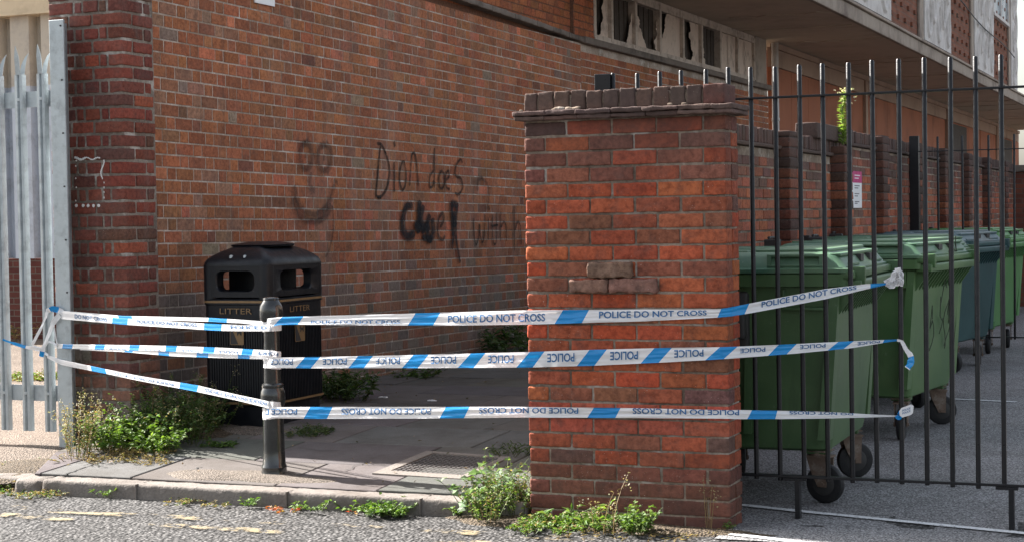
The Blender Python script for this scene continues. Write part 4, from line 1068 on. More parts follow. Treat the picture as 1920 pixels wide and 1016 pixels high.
# ------------------------------------------------------------------ police tape
def plan_y(u, A, B_):
    """depth Y where the sight line through pixel column u meets the straight run A-B seen from above"""
    r_ = pray(u, 600); rx, ry = r_[0], r_[1]; dx, dy = B_[0] - A[0], B_[1] - A[1]
    t_ = (A[0] * dy - A[1] * dx) / (rx * dy - ry * dx); return ry * t_
class Ribbon:
    def __init__(s, pts, seed, amp=.005): s.p = pts; s.sd = seed; s.amp = amp
    def at(s, u, t_, off=0):
        P = s.p; i = 0
        while i < len(P) - 2 and u > P[i + 1][0]: i += 1
        a, c = P[i], P[i + 1]; q = (u - a[0]) / (c[0] - a[0]); vt = a[1] + (c[1] - a[1]) * q; vb = a[2] + (c[2] - a[2]) * q; Y = a[3] + (c[3] - a[3]) * q
        w = s.amp * (mnoise.noise(Vector((u * .006, t_ * 3.2 + .004 * u, s.sd))) + .8 * mnoise.noise(Vector((u * .012, t_ * 9, s.sd + 5))) + .25 * mnoise.noise(Vector((u * .05, t_ * 5, s.sd + 9))))
        return PY(u, vt + (vb - vt) * t_, Y + w - off)
def ribbon(name, root, rb, stripes, nt=12):
    u0, u1 = rb.p[0][0], rb.p[-1][0]; cols = [(u0, u0, 0)]
    edges = []
    for (a, b_, c, d) in stripes: edges += [((a, c), 1), ((b_, d), 0)]
    cur = 0 if not (stripes and stripes[0][0] <= u0) else 1
    seq = [((u0, u0), cur)] + [e for e in edges if e[0][0] > u0] + [((u1, u1), None)]
    b = MB(); uvs = []; prev = None
    for i in range(len(seq) - 1):
        (ta, ba), m_ = seq[i]; (tb, bb), _ = seq[i + 1]; n = max(1, int(abs(tb - ta) / 4))
        for k in range(n + 1):
            q = k / n; xt, xb_ = ta + (tb - ta) * q, ba + (bb - ba) * q; ids = []
            for j in range(nt + 1):
                t_ = j / nt; u = min(max(xt + (xb_ - xt) * t_, u0), u1); p = rb.at(u, t_); ids.append(len(b.v)); b.v.append(tuple(p)); b.c.append((1, 1, 1)); uvs.append((u / 380, t_ * .07))
            if k:
                for j in range(nt): b.f.append((prev[j], ids[j], ids[j + 1], prev[j + 1])); b.m.append(m_)
            prev = ids
    o = child(b, name, [M['tape_white'], M['tape_blue']], root, smooth=True)
    uv = o.data.uv_layers.new(name='UVMap'); vi = np.empty(len(o.data.loops), dtype=np.int32); o.data.loops.foreach_get('vertex_index', vi)
    uv.data.foreach_set('uv', np.array(uvs, dtype=np.float32)[vi].ravel()); return o
def letters(name, root, rb, items):
    for (s_, ua, ub, tt, tb, flip) in items:
        b = MB(); v, f = TXT[s_]; vs = []
        for a, h in v:
            u = ub - (ub - ua) * a if flip else ua + (ub - ua) * a; t_ = tt + (tb - tt) * h if flip else tb + (tt - tb) * h; vs.append(rb.at(u, t_, .0032))
        b.add(vs, f); child(b, name, M['tape_ink'], root)
def wrap(name, root, vt, vb, r0, r1, seed, m=0):
    b = MB(); n = 40; z0, z1 = PZB(vt), PZB(vb); vs = []
    for j in range(7):
        t_ = j / 6
        for i in range(n):
            a = 2 * math.pi * i / n; r_ = r0 + (r1 - r0) * t_ + .002 * mnoise.noise(Vector((math.cos(a) * 2, math.sin(a) * 2, seed + t_ * 6))); z = z0 + (z1 - z0) * t_ + .006 * math.sin(a + seed) * (1 if j else .5)
            vs.append((BX + r_ * math.cos(a), BY + r_ * math.sin(a), z))
    b.add(vs, [(j * n + i, j * n + (i + 1) % n, (j + 1) * n + (i + 1) % n, (j + 1) * n + i) for j in range(6) for i in range(n)])
    return child(b, name, [M['tape_white'], M['tape_blue']], root, smooth=True)
def crumple(name, root, pts, w, seed, amp=.006, mats=None, split=None):
    """free tail or knot: twisted strip through 3-D points"""
    b = MB(); P = [Vector(p) for p in pts]; Q = []
    for i in range(len(P) - 1):
        a, p, q, d = P[max(i - 1, 0)], P[i], P[i + 1], P[min(i + 2, len(P) - 1)]
        for k in range(5):
            t_ = k / 5; Q.append(.5 * ((2 * p) + (q - a) * t_ + (2 * a - 5 * p + 4 * q - d) * t_ ** 2 + (3 * p - a - 3 * q + d) * t_ ** 3))
    Q.append(P[-1]); n = len(Q); nt = 5; vs = []
    for i, p in enumerate(Q):
        d = (Q[min(i + 1, n - 1)] - Q[max(i - 1, 0)]).normalized(); side = d.cross(Vector((0, -1, 0))); side = side.normalized() if side.length > 1e-4 else XZ
        side = Matrix.Rotation(.9 * mnoise.noise(p * 9 + Vector((seed, 0, 0))), 3, d) @ side; nn = d.cross(side)
        ww = w[min(len(w) - 1, int(i * len(w) / n))] if isinstance(w, list) else w
        for j in range(nt + 1): vs.append(p + side * ww * (j / nt - .5) + nn * amp * mnoise.noise(Vector((i * .5, j * 1.1, seed))))
    fs = [(i * (nt + 1) + j, (i + 1) * (nt + 1) + j, (i + 1) * (nt + 1) + j + 1, i * (nt + 1) + j + 1) for i in range(n - 1) for j in range(nt)]
    b.add(vs, fs)
    if split:
        for q, f in enumerate(b.f):
            if any(a <= (f[0] // (nt + 1)) / n < c for a, c in split): b.m[q] = 1
    return child(b, name, [M['tape_white'], M['tape_blue']], root, smooth=(name != 'knot'))
PF = QY0 - .016
def mk(pts): return pts
gA, gB = (QX1, PF), (PX(1685, 530, -1.42).x, GY - .015)
GBX = PY(1685, 530, GY).x
def gy(u): return plan_y(u, (QX1, PF), (GBX, GY - .018))
def by(u): return plan_y(u, (BX, BY - .075), (QX0, PF))
PTX = -6.73
def ly(u): return plan_y(u, (PTX, PYY - .062), (BX, BY - .07))
grp = 'police tape strung from the palisade post round the bollard to the yard gate'
# upper tape
t1 = empty('police_tape', (BX, BY, PZB(605))); tag(t1, 'uppermost police tape ending in a crumpled white knot on the gate bar', 'barrier tape', grp)
rb1 = Ribbon([(493, 598, 614, BY), (497, 597, 613.5, BY - .045), (506, 596, 612, by(506)), (523, 594, 608.5, by(523)), (569, 592.5, 608, by(569)), (760, 587.5, 609.5, by(760)), (860, 584.5, 609.5, by(860)), (984, 581.3, 608, PF), (1200, 579.5, 602, PF), (1350, 579, 594.5, PF), (1372, 575, 592.5, PF), (1405, 568.6, 587, gy(1405)), (1547, 541.5, 560.5, gy(1547)), (1627, 532, 541.5, gy(1627)), (1661, 530.5, 534, gy(1661)), (1682, 529, 532, gy(1682))], 1.)
ribbon('ribbon', t1, rb1, [(529, 569, 512, 558), (779, 825.5, 764.5, 812), (1055.6, 1104.5, 1040, 1091), (1352, 1405, 1345, 1396), (1632, 1661, 1632, 1661)])
letters('lettering', t1, rb1, [('POLICE DO NOT CROSS', 583, 750, .50, .84, 0), ('POLICE DO NOT CROSS', 840, 1022, .22, .78, 0), ('POLICE DO NOT CROSS', 1123, 1325, .12, .66, 0), ('POLICE DO NOT CROSS', 1428, 1606, .05, .62, 0)])
rl = Ribbon([(115, 582, 597.5, ly(115)), (225, 596, 607.5, ly(225)), (330, 602.5, 614, ly(330)), (400, 606.5, 619, ly(400)), (450, 608.5, 620.5, ly(450)), (508, 609, 620.5, ly(508)), (522, 608.5, 620, BY - .05), (528, 608, 619, BY)], 2., .003)
ribbon('ribbon', t1, rl, [(211, 240, 210, 239), (383, 416, 382, 415)], 6)
letters('lettering', t1, rl, [('DO NOT CROSS', 140, 200, .2, .75, 0), ('POLICE DO NOT CROSS', 256, 369, .05, .6, 0), ('POLICE D', 432, 500, .1, .65, 0)])
rl2 = Ribbon([(118, 582, 586, ly(118) + .01), (230, 591.5, 597.5, ly(230) + .01), (395, 595, 602.5, ly(395) + .01), (450, 598.5, 605.5, ly(450) + .01), (512, 603, 612, ly(505) + .012)], 3., .002)
ribbon('ribbon', t1, rl2, [(221, 247, 223, 248), (391, 426, 390, 425)], 5)
wrap('wrap', t1, 594, 619, .060, .0455, 1.)
# knot on the gate: a handful of crumpled lobes
kx = PY(1686, 520, GY - .03)
for q, (pp_, ww) in enumerate((([(1659, 531), (1672, 524), (1684, 516), (1683, 502)], .035), ([(1662, 533), (1672, 537), (1682, 530), (1690, 520), (1689, 510)], .03), ([(1672, 528), (1680, 508), (1690, 514), (1686, 528)], .03), ([(1683, 524), (1692, 526), (1688, 536)], .02))):
    crumple('knot', t1, [PY(u, v, GY - .03 - .008 * q) for u, v in pp_], ww * .8, q * 3.1, .03)
# middle tape
t2 = empty('police_tape', (BX, BY, PZB(675))); tag(t2, 'middle police tape with closely spaced blue bands, its tail hanging from the gate bar', 'barrier tape', grp)
rb2 = Ribbon([(495.5, 670, 689, BY), (499, 670, 689, BY - .04), (507, 670, 689, by(507)), (560, 669, 689.5, by(560)), (700, 666.5, 689.5, by(700)), (860, 662.5, 689, by(860)), (985, 659.3, 688.3, PF), (1110, 655, 685, PF), (1250, 651.5, 678.5, PF), (1350, 650, 673, PF), (1385, 649, 670.5, gy(1385)), (1494, 644, 662, gy(1494)), (1597, 639, 652, gy(1597)), (1661, 636.3, 641.5, gy(1661)), (1684, 635.5, 638.5, gy(1684))], 7.)
ribbon('ribbon', t2, rb2, [(572, 600.6, 553.7, 583), (671, 699.5, 653, 682), (775, 804, 753.7, 783.5), (882.5, 910, 858, 888), (993, 1021, 968, 999), (1105, 1138, 1081.6, 1114.7), (1227, 1260, 1201, 1235), (1350, 1383, 1322.5, 1357), (1460, 1494, 1440, 1475), (1572, 1601, 1552, 1582), (1658, 1684, 1655, 1684)])
letters('lettering', t2, rb2, [('POLICE', a, b_, .18, .72, 1) for a, b_ in ((507, 549), (605, 650), (705, 750), (808, 855), (915, 963), (1026, 1077), (1144, 1196), (1264, 1319))] + [('POLICE', 1388, 1435, .2, .6, 1), ('POLICE', 1500, 1548, .15, .6, 1), ('POLICE', 1608, 1650, .2, .75, 1)])
rl = Ribbon([(102, 643, 652.5, ly(102)), (125, 644.5, 653, ly(125)), (315, 647.5, 658, ly(315)), (400, 650.5, 662, ly(400)), (508, 656, 667, ly(508)), (520, 658, 668.5, BY - .045), (527, 659, 669, BY)], 11., .003)
ribbon('ribbon', t2, rl, [(118, 137, 116, 135), (179, 197, 177, 195), (243, 262, 242, 260), (311, 332, 310, 330), (382, 403, 380, 401), (455, 475, 452, 472)], 6)
letters('lettering', t2, rl, [('POLICE', 205, 235, .6, .95, 1), ('POLICE', 270, 300, .6, .95, 1), ('POLICE', 340, 372, .6, .95, 1), ('POLICE', 409, 446, .5, .95, 1), ('POLICE', 482, 522, .3, .9, 1)])
rl2 = Ribbon([(150, 653, 655.5, ly(150) + .01), (233, 656, 659, ly(233) + .01), (320, 659, 667, ly(320) + .01), (400, 661, 670, ly(400) + .01), (500, 664, 673, ly(500) + .012)], 13., .002)
ribbon('ribbon', t2, rl2, [(233, 249, 233, 249), (297, 317, 297, 317), (369, 391, 368, 390), (446, 468, 446, 468)], 4)
wrap('wrap', t2, 657, 690, .0465, .0480, 4.)
crumple('tail', t2, [PY(u, v, GY - .03) for u, v in ((1682, 637), (1691, 640), (1699, 655), (1708, 668), (1707, 680), (1701, 690))], [.012, .018, .022, .028, .036, .03], 3.3, .006, split=[(.55, .9)])
# lower tape
t3 = empty('police_tape', (BX, BY, PZB(772))); tag(t3, 'lowest police tape with upside down wording, ending in a folded tag on the gate', 'barrier tape', grp)
rb3 = Ribbon([(492, 763, 783, BY), (496, 763, 783, BY - .045), (506, 763, 783.4, by(506)), (600, 762, 784.5, by(600)), (800, 762, 783.8, by(800)), (985, 762, 782, PF), (1200, 764.5, 783, PF), (1365, 768, 784.2, PF), (1385, 767.8, 785, gy(1385)), (1454, 769, 785, gy(1454)), (1547, 771, 783.8, gy(1547)), (1640, 776.5, 781.5, gy(1640)), (1684, 778, 780.5, gy(1684))], 17.)
ribbon('ribbon', t3, rb3, [(581.6, 623.6, 569, 613), (836, 880.5, 824, 870), (1113.5, 1163.6, 1101, 1153.7), (1410, 1457.7, 1401, 1453.6)])
letters('lettering', t3, rb3, [('POLICE D', 494, 557, .15, .68, 1), ('POLICE DO NOT CROSS', 640, 808, .15, .68, 1), ('POLICE DO NOT CROSS', 898, 1084, .08, .62, 1), ('POLICE DO NOT CROSS', 1186, 1386, .02, .6, 1), ('DO NOT CROSS', 1480, 1600, .02, .45, 1)])
rl = Ribbon([(88, 664, 670.5, ly(104)), (115, 673.5, 683.5, ly(115)), (200, 691.5, 700.5, ly(200)), (260, 703.5, 713, ly(260)), (370, 721.5, 734, ly(370)), (440, 738, 749, ly(440)), (506, 752, 765, ly(506)), (522, 753, 765, BY - .05), (530, 753, 764, BY)], 19., .003)
ribbon('ribbon', t3, rl, [(169, 197, 172, 200), (338, 372, 336, 369)], 6)
letters('lettering', t3, rl, [('POLICE DO NOT CROSS', 215, 325, .35, .8, 1), ('POLICE DO NOT CROSS', 384, 500, .2, .7, 1)])
wrap('wrap', t3, 754, 784, .060, .0555, 8.)
crumple('knot', t3, [PY(u, v, GY - .028) for u, v in ((1680, 779), (1686, 784), (1689, 775), (1684, 772))], .018, 2.2, .006, split=[(0, 1)])
b = MB(); L = [(1686, 770), (1690, 764), (1708, 757.5), (1713, 760), (1712, 773), (1708, 777), (1692, 782), (1687, 778)]
b.loft([[PY(u, v, GY - .035) for u, v in L], [PY(u, v, GY - .031) for u, v in L]]); child(b, 'folded_tag', M['tape_white'], t3)
b = MB(); v, f = TXT['POLICE']
for q in range(2): b = MB(); b.add([PY(1692 + p[0] * 15, 771 + q * 5 - p[0] * 5 - p[1] * 3.6, GY - .0362) for p in v], f); child(b, 'lettering', M['tape_ink'], t3)
# bundle tied through the palisade
YB = PYY - .066
def pyl(L, y): return [PY(u, v, y) for u, v in L]
crumple('bundle', t1, pyl([(120, 588), (110, 581), (98, 579), (88, 583)], YB - .004), [.035, .04, .03], 1.3, .006, split=[(.3, .75)])
crumple('bundle', t1, pyl([(90, 578), (84, 598), (73, 622), (60, 646)], YB), .02, 5.3, .005)
crumple('bundle', t3, pyl([(112, 590), (100, 604), (91, 628), (82, 650), (77, 668)], YB - .004), [.035, .03, .025, .03], 6.3, .006, split=[(.8, 1)])
crumple('bundle', t3, pyl([(5, 636), (22, 642), (48, 650), (70, 654), (90, 665)], YB + .004), [.012, .02, .022, .016], 2.9, .004, split=[(.0, .45)])
crumple('bundle', t2, pyl([(62, 648), (80, 652), (92, 640), (106, 646)], YB), .012, 4.4, .004)
crumple('bundle', t2, pyl([(100, 585), (101, 610), (104, 630), (108, 647)], YB + .006), .01, 7.4, .003)

# ------------------------------------------------------------------ drain cover
def gz(u, v, s=.1):
    z = s
    for _ in range(4): p = PZ(u, v, z); z = hp(p.x, p.y)
    return PZ(u, v, z)
A, B_, C_, D_ = (gz(*p) for p in ((698, 888), (868, 899), (958, 857), (800, 846)))
dc = empty('inspection_cover', (A + B_ + C_ + D_) / 4); tag(dc, 'cast iron inspection cover in a pale concrete surround set into the pavement', 'drain cover')
def quad(a, c, e, g, z): return [(p.x, p.y, p.z + z) for p in (a, c, e, g)]
def bil(s_, t_): return (A.lerp(B_, s_)).lerp(D_.lerp(C_, s_), t_)
b = MB()
for s0, s1, t0, t1_ in ((0, 1, 0, .14), (0, 1, .93, 1), (0, .12, .14, .93), (.92, 1, .14, .93)):
    P = [bil(s0, t0), bil(s1, t0), bil(s1, t1_), bil(s0, t1_)]; b.loft([[(p.x, p.y, p.z - .02) for p in P], [(p.x, p.y, p.z + .006) for p in P]])
child(b, 'frame', M['kerb'], dc)
b = MB(); P = [bil(.12, .14), bil(.92, .14), bil(.92, .93), bil(.12, .93)]; b.loft([[(p.x, p.y, p.z - .02) for p in P], [(p.x, p.y, p.z - .003) for p in P]])
for i in range(14):
    for j in range(12):
        s0, t0 = .135 + i * .056, .16 + j * .064; P = [bil(s0, t0), bil(s0 + .036, t0), bil(s0 + .036, t0 + .04), bil(s0, t0 + .04)]
        b.loft([[(p.x, p.y, p.z - .003) for p in P], [(p.x, p.y, p.z + .003) for p in P]])
child(b, 'cover', M['iron'], dc)

# ------------------------------------------------------------------ weeds
GREEN = [(.085, .16, .028), (.065, .13, .025), (.11, .19, .035), (.05, .10, .025)]
BRIGHT = [(.14, .23, .035), (.11, .20, .03), (.17, .26, .05), (.08, .15, .03)]
DARK = [(.045, .085, .024), (.06, .105, .03), (.035, .065, .02), (.085, .12, .04)]
DRY = [(.30, .21, .09), (.24, .18, .07), (.36, .27, .13), (.20, .17, .06)]
def leaf(b, p, d, L, w, col, droop=.3):
    d = d.normalized(); s_ = d.cross(XZ); s_ = s_.normalized() if s_.length > .05 else XA
    s_ = Matrix.Rotation(rnd.uniform(-.9, .9), 3, d) @ s_; n = s_.cross(d)
    m = p + d * L * .45 + n * L * .08; e = p + d * L - XZ * L * droop
    b.add([p, m - s_ * w / 2, m - n * L * .08 - XZ * 0, m + s_ * w / 2, e], [(0, 1, 2), (0, 2, 3), (1, 4, 2), (2, 4, 3)], col)
def plant(name, label, bases, h, spread, nst, per, L, w, pal, cat='weeds', seed=1, stemc=(.10, .13, .04), root_z=None, group=None, dry=0, up=1.0, seedheads=None, stemr=.0022):
    rnd.seed(seed); st = MB(); lf = MB(); c0 = Vector(bases[0][0]) if isinstance(bases[0], tuple) and not isinstance(bases[0][0], (int, float)) else Vector(bases[0])
    for bs in bases:
        bs, k = (Vector(bs[0]), bs[1]) if not isinstance(bs[0], (int, float)) else (Vector(bs), 1.)
        for s_ in range(nst):
            a = rnd.uniform(0, 6.283); q = rnd.random() ** .5; H_ = h * k * rnd.uniform(.55, 1.05)
            p0 = bs + Vector((math.cos(a), math.sin(a), 0)) * q * spread * .45; dirn = Vector((math.cos(a) * q * spread / h * .8, math.sin(a) * q * spread / h * .8, up)).normalized()
            curl = Vector((rnd.uniform(-.25, .25), rnd.uniform(-.25, .25), -rnd.uniform(0, .35)))
            P = [p0 + dirn * H_ * t_ + curl * H_ * t_ * t_ for t_ in (0, .25, .5, .75, 1)]
            st.tube(P, [stemr, stemr, stemr * .8, stemr * .6, stemr * .4], 3, stemc if rnd.random() > dry else (.28, .2, .1))
            for l in range(per):
                t_ = rnd.uniform(.12, 1); i = min(3, int(t_ * 4)); p = P[i].lerp(P[i + 1], t_ * 4 - i)
                al = rnd.uniform(0, 6.283); d = Vector((math.cos(al), math.sin(al), rnd.uniform(-.1, .9)))
                kk = rnd.uniform(.6, 1.15); pl_ = DRY if rnd.random() < dry else pal
                leaf(lf, p, d, L * kk, w * kk, cvar(rnd.choice(pl_), .2), rnd.uniform(.05, .4))
            if seedheads and rnd.random() < seedheads:
                for l in range(16):
                    p = P[4] + Vector((rnd.gauss(0, .012), rnd.gauss(0, .012), rnd.uniform(-.08, .01))); leaf(lf, p, Vector((rnd.uniform(-1, 1), rnd.uniform(-1, 1), .6)), .014, .009, cvar((.33, .29, .18), .2))
    root = empty(name, c0); tag(root, label, cat, group); child(st, 'stems', M['leaf'], root); child(lf, 'leaves', M['leaf'], root); return root
def W(u, v): p = gz(u, v); return (p.x, p.y, p.z)
def Z0(u, v, z=.0): p = PZ(u, v, z); return (p.x, p.y, p.z)
def area(n, us, vs, fn, sd, k=(.7, 1)):
    r2 = random.Random(sd); return [(fn(r2.uniform(*us), r2.uniform(*vs)), r2.uniform(*k)) for _ in range(n)]
# big bush between the pier and the litter bin
plant('weed_bush', 'large bushy dark green weeds between the corner pier and the litter bin', area(12, (285, 395), (805, 838), W, 1, (.75, 1.1)), .43, .30, 15, 38, .027, .014, DARK + GREEN[:2], seed=3, seedheads=.3, dry=.04)
plant('nettle_clump', 'bright green leafy clump in front of the dark weeds by the pier', area(8, (200, 290), (822, 850), W, 2, (.6, 1)), .32, .26, 13, 26, .042, .024, BRIGHT, seed=4)
plant('tall_weed', 'thin pale seeding weeds growing up beside the gate post', area(5, (140, 185), (830, 858), W, 3, (.6, 1)), .48, .16, 9, 28, .020, .010, GREEN[:2] + DRY[:2], seed=5, seedheads=.9, dry=.35)
plant('dry_weeds', 'dry straw-coloured weeds spreading over the pavement edge by the palisade gate', area(16, (120, 330), (842, 868), W, 6, (.4, 1)), .10, .22, 14, 10, .022, .006, DRY + GREEN[:1], seed=6, dry=.6, stemc=(.25, .18, .08), up=.7)
plant('tall_weed', 'slender weed rising in front of the litter bin side at the wall corner', area(4, (380, 408), (800, 815), W, 7, (.8, 1.1)), .46, .16, 5, 20, .016, .008, DARK + [(.2, .2, .12)], seed=7, seedheads=1.)
# kerb end grass, gutter
plant('gutter_weeds', 'yellow-green weeds in the gutter at the left end of the kerb', area(16, (5, 215), (905, 932), lambda u, v: Z0(u, v, .01), 8, (.4, 1)), .07, .16, 12, 9, .026, .008, GREEN + DRY[:2], seed=8, dry=.4, up=.8)
plant('grass_clump', 'green and straw grass on the dirt left of the kerb corner', area(12, (0, 130), (865, 905), lambda u, v: Z0(u, v, .04), 9, (.4, 1)), .06, .16, 12, 8, .026, .008, BRIGHT + DRY[:2], seed=9, dry=.45, up=.8)
plant('gutter_weeds', 'flat mossy dry weeds in the gutter below the second kerb joint', area(10, (310, 405), (928, 948), lambda u, v: Z0(u, v, .01), 10, (.5, 1)), .05, .13, 14, 10, .018, .008, DRY[:2] + GREEN[:2], seed=10, dry=.35, up=.6)
for i, (u, v, lb_) in enumerate(((195, 930, 'small pale-leaved weed in the gutter under the left kerb stone'), (278, 925, 'small green weed sprouting at the kerb below the long weeds'), (468, 948, 'tiny green sprig at the kerb just left of the bollard'), (556, 955, 'tiny sprig and red leaf at the kerb right of the bollard'), (600, 957, 'small pale sprig at the kerb between bollard and leafy clump'), (655, 955, 'small pale weed with orange leaves left of the leafy kerb clump'), (868, 965, 'small weed against the rounded end of the kerb'))):
    plant('kerb_weed', lb_, [Z0(u, v, .01)], .07, .08, 6, 6, .036, .015, BRIGHT if i != 1 else GREEN, seed=20 + i, group='small weeds sprouting along the kerb', up=.7)
plant('leafy_weed', 'dense low green leafy weed clump against the kerb left of the pillar', area(9, (700, 790), (946, 968), lambda u, v: Z0(u, v, .01), 12, (.7, 1)), .10, .13, 14, 12, .030, .018, BRIGHT + GREEN, seed=12, up=.8)
plant('fallen_leaves', 'orange and red fallen leaves scattered along the gutter', area(9, (480, 720), (948, 962), lambda u, v: Z0(u, v, .01), 13, (.5, 1)), .02, .10, 3, 3, .03, .018, [(.42, .12, .03), (.35, .06, .03), (.38, .22, .06)], 'leaves', seed=13, up=.4)
plant('weed_bush', 'sunlit pale green bushy weeds against the left side of the brick pillar', area(14, (895, 985), (935, 975), lambda u, v: Z0(u, v, .02), 14, (.6, 1.05)), .27, .17, 13, 20, .022, .013, BRIGHT + GREEN[:1] + [(.24, .24, .08)], seed=14, dry=.12)
plant('broadleaf_weed', 'grey-green broad-leaved plant leaning over the kerb end beside the pillar bush', area(3, (885, 925), (945, 962), lambda u, v: Z0(u, v, .03), 15, (.9, 1.1)), .26, .16, 4, 7, .075, .05, [(.16, .24, .12), (.12, .2, .09)], seed=15)
plant('pillar_weeds', 'low sunlit green weeds along the front foot of the brick pillar', area(16, (985, 1110), (968, 1000), lambda u, v: Z0(u, v, .01), 16, (.4, 1)), .085, .12, 10, 10, .028, .013, BRIGHT, seed=16, dry=.15)
plant('dandelion_weed', 'jagged-leaved dandelion clump at the middle of the pillar foot', [Z0(1085, 985, .01), Z0(1110, 990, .01), Z0(1140, 994, .01)], .13, .14, 7, 7, .07, .018, BRIGHT, seed=17, up=.6)
plant('leafy_weed', 'upright bright green leafy weed at the right of the pillar foot', area(4, (1180, 1225), (992, 1004), lambda u, v: Z0(u, v, .01), 18, (.8, 1)), .17, .10, 9, 12, .030, .02, BRIGHT, seed=18)
plant('dry_weeds', 'dry brown stalks and straw lying along the pillar foot', area(12, (1050, 1340), (985, 1012), lambda u, v: Z0(u, v, .01), 19, (.5, 1.2)), .045, .2, 7, 3, .03, .004, DRY, seed=19, dry=1, stemc=(.3, .22, .12), up=.4)
plant('grass_stalk', 'tall thin dry grass stalks leaning in front of the pillar', [Z0(1125, 998, .01), Z0(1150, 1000, .01)], .30, .1, 3, 6, .03, .004, DRY, seed=30, dry=1, seedheads=.7)
plant('dried_flower_stalk', 'wispy dry brown seed head in front of the right side of the pillar', [(PY(1330, 1000, 7.74).x, 7.74, .0)], .26, .06, 4, 6, .015, .005, DRY, seed=31, dry=1, seedheads=1., stemc=(.34, .22, .13))
plant('kerb_weed', 'small green sprig at the right front corner of the brick pillar', [Z0(1368, 992, .01)], .05, .06, 6, 6, .02, .01, BRIGHT, seed=32)
# shaded alley
plant('weed_bush', 'dark green leafy weeds between the litter bin and the wall', area(6, (615, 680), (742, 760), W, 21, (.6, 1)), .30, .22, 10, 14, .075, .022, DARK + GREEN[:1], seed=33)
plant('grass_clump', 'low green grass on the pavement right of the litter bin foot', area(6, (545, 600), (806, 818), W, 22, (.5, 1)), .08, .16, 12, 8, .035, .007, DARK + [(.13, .15, .05)], seed=34)
plant('wall_weeds', 'dark weeds at the foot of the graffiti wall seen just left of the pillar', area(7, (900, 985), (652, 668), W, 23, (.6, 1)), .45, .4, 9, 12, .09, .035, DARK + GREEN[:1], seed=35)
plant('wall_weeds', 'small trailing weeds at the wall foot midway along the alley', area(5, (740, 810), (690, 712), W, 24, (.4, 1)), .14, .25, 8, 10, .04, .018, DARK + GREEN, seed=36)
plant('weed_strip', 'low green weeds along the slab edge just below the litter bin', area(6, (395, 470), (825, 838), W, 25, (.5, 1)), .05, .12, 10, 8, .025, .012, GREEN, seed=37)
plant('grass_clump', 'dark grass tuft beside the inspection cover at the pillar edge', [W(950, 855), W(975, 850)], .10, .14, 12, 5, .05, .006, DARK, seed=38)
# behind the palisade
plant('weed_strip', 'band of sparse weeds crossing the gravel behind the palisade gate', [(tuple(PZ(u, 712, .08)), rnd.uniform(.6, 1)) for u in range(-10, 130, 9)], .14, .4, 10, 9, .05, .02, BRIGHT + DRY[:2], seed=39, dry=.25)
plant('grass_clump', 'tuft of straw grass at the foot of the shed plinth behind the palisade', [tuple(PZ(u, 640, .08)) for u in (20, 32)], .28, .25, 12, 6, .1, .01, DRY[:2] + GREEN[:1], seed=40, dry=.6)
# plant growing on the yard wall pier
rnd.seed(50)
st = MB(); lf = MB(); base = Vector((YX + .07, 14.36, 2.03)); root = empty('fleabane_plant', base); tag(root, 'tall sunlit green plant growing on top of the yard wall pier', 'plant')
P = [base + Vector((.01 * math.sin(k * .9), .004 * k, .048 * k)) for k in range(10)]; P[-1] += Vector((.015, 0, 0))
st.tube(P, .006, 5, (.16, .22, .06))
for q in range(260):
    t_ = rnd.uniform(0, 8.9); i = int(t_); p = P[i].lerp(P[i + 1], t_ - i); al = rnd.uniform(0, 6.283); leaf(lf, p, Vector((math.cos(al), math.sin(al), rnd.uniform(.3, 1.2))), .075 * (1.1 - t_ * .05), .012, cvar(rnd.choice([(.24, .34, .06), (.3, .4, .09), (.2, .3, .05)]), .15))
for q in range(70):
    p = P[-1] + Vector((rnd.gauss(0, .035), rnd.gauss(0, .035), rnd.uniform(-.10, .03))); leaf(lf, p, Vector((rnd.uniform(-1, 1), rnd.uniform(-1, 1), .8)), .028, .02, cvar((.55, .52, .38), .15))
child(st, 'stem', M['leaf'], root); child(lf, 'leaves', M['leaf'], root)
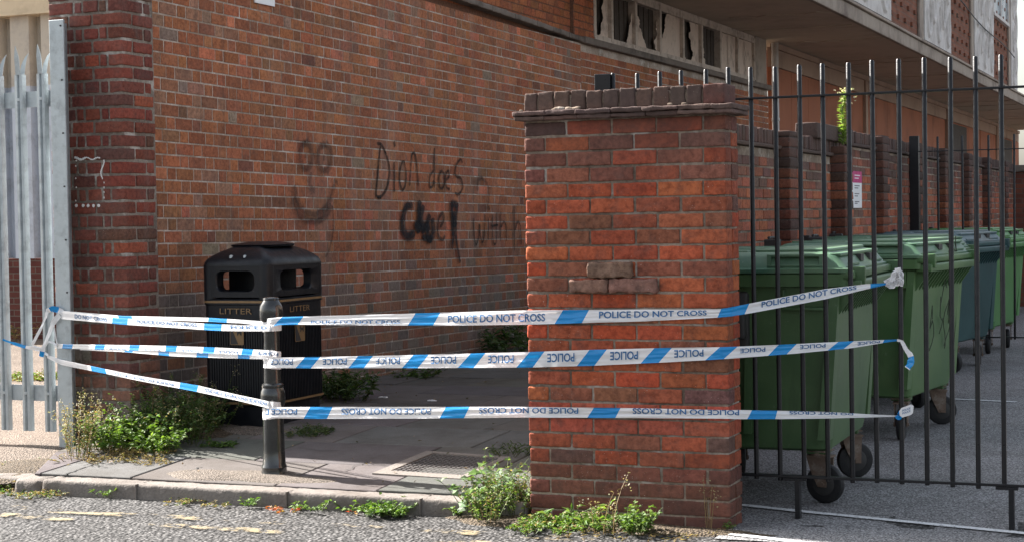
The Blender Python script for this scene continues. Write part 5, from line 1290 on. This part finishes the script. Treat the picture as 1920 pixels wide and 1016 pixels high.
# cracks in the paving and dead leaves drifted along the wall foot
rnd.seed(71)
def crack(pts, r_=.0035):
    b = MB(); P = []
    for i in range(len(pts) - 1):
        for k in range(6):
            t_ = k / 6; u, v = pts[i][0] + (pts[i + 1][0] - pts[i][0]) * t_, pts[i][1] + (pts[i + 1][1] - pts[i][1]) * t_
            p = gz(u + rnd.uniform(-3, 3), v + rnd.uniform(-1, 1)); P.append(p + Vector((0, 0, .0005)))
    vs = []
    for i, p in enumerate(P):
        d = (P[min(i + 1, len(P) - 1)] - P[max(i - 1, 0)]).normalized(); n_ = Vector((-d.y, d.x, 0)) * r_ * rnd.uniform(.4, 1.3); vs += [tuple(p + n_ + XZ * .003), tuple(p - n_ + XZ * .003)]
    b.add(vs, [(2 * i, 2 * i + 2, 2 * i + 3, 2 * i + 1) for i in range(len(P) - 1)]); tag(b.build('pavement_crack', M['hub']), kind='structure')
crack([(648, 882), (680, 868), (712, 852)]); crack([(335, 893), (350, 884), (385, 873)], .006); crack([(880, 815), (930, 800)]); crack([(560, 838), (600, 845), (640, 842)])
crack([(112, 893), (150, 880), (190, 862)], .006)
lf = MB()
for q in range(420):
    if q % 3: y = rnd.uniform(9.9, 19); x = WX + .03 + abs(rnd.gauss(0, .16))
    else: y = rnd.uniform(8.0, 14); x = rnd.uniform(-6.3, -3.5)
    p = Vector((x, y, hp(x, y) + .008)); leaf(lf, p, Vector((rnd.uniform(-1, 1), rnd.uniform(-1, 1), rnd.uniform(-.1, .3))), rnd.uniform(.012, .035), rnd.uniform(.008, .018), cvar(rnd.choice([(.20, .13, .07), (.13, .09, .05), (.26, .19, .11), (.10, .10, .05)]), .3), .0)
tag(lf.build('dead_leaves', M['leaf']), 'dry brown leaf litter drifted over the alley paving and wall foot', 'leaves', kind='stuff')
# litter scraps
rnd.seed(60)
for i, (u, v, lb_) in enumerate(((628, 745, 'white paper scrap by the weeds right of the litter bin'), (718, 746, 'small white scrap on the shaded pavement in mid alley'), (810, 752, 'tiny white scrap on the shaded pavement nearest the pillar'))):
    p = gz(u, v); b = MB(); b.rbox(p.x - .03, p.x + .03, p.y - .02, p.y + .02, p.z + .002, p.z + .012, .004, .006, (2, 2, 0)); tag(b.build('paper_scrap', M['plastic_white']), lb_, 'litter', 'scraps of litter on the shaded pavement')
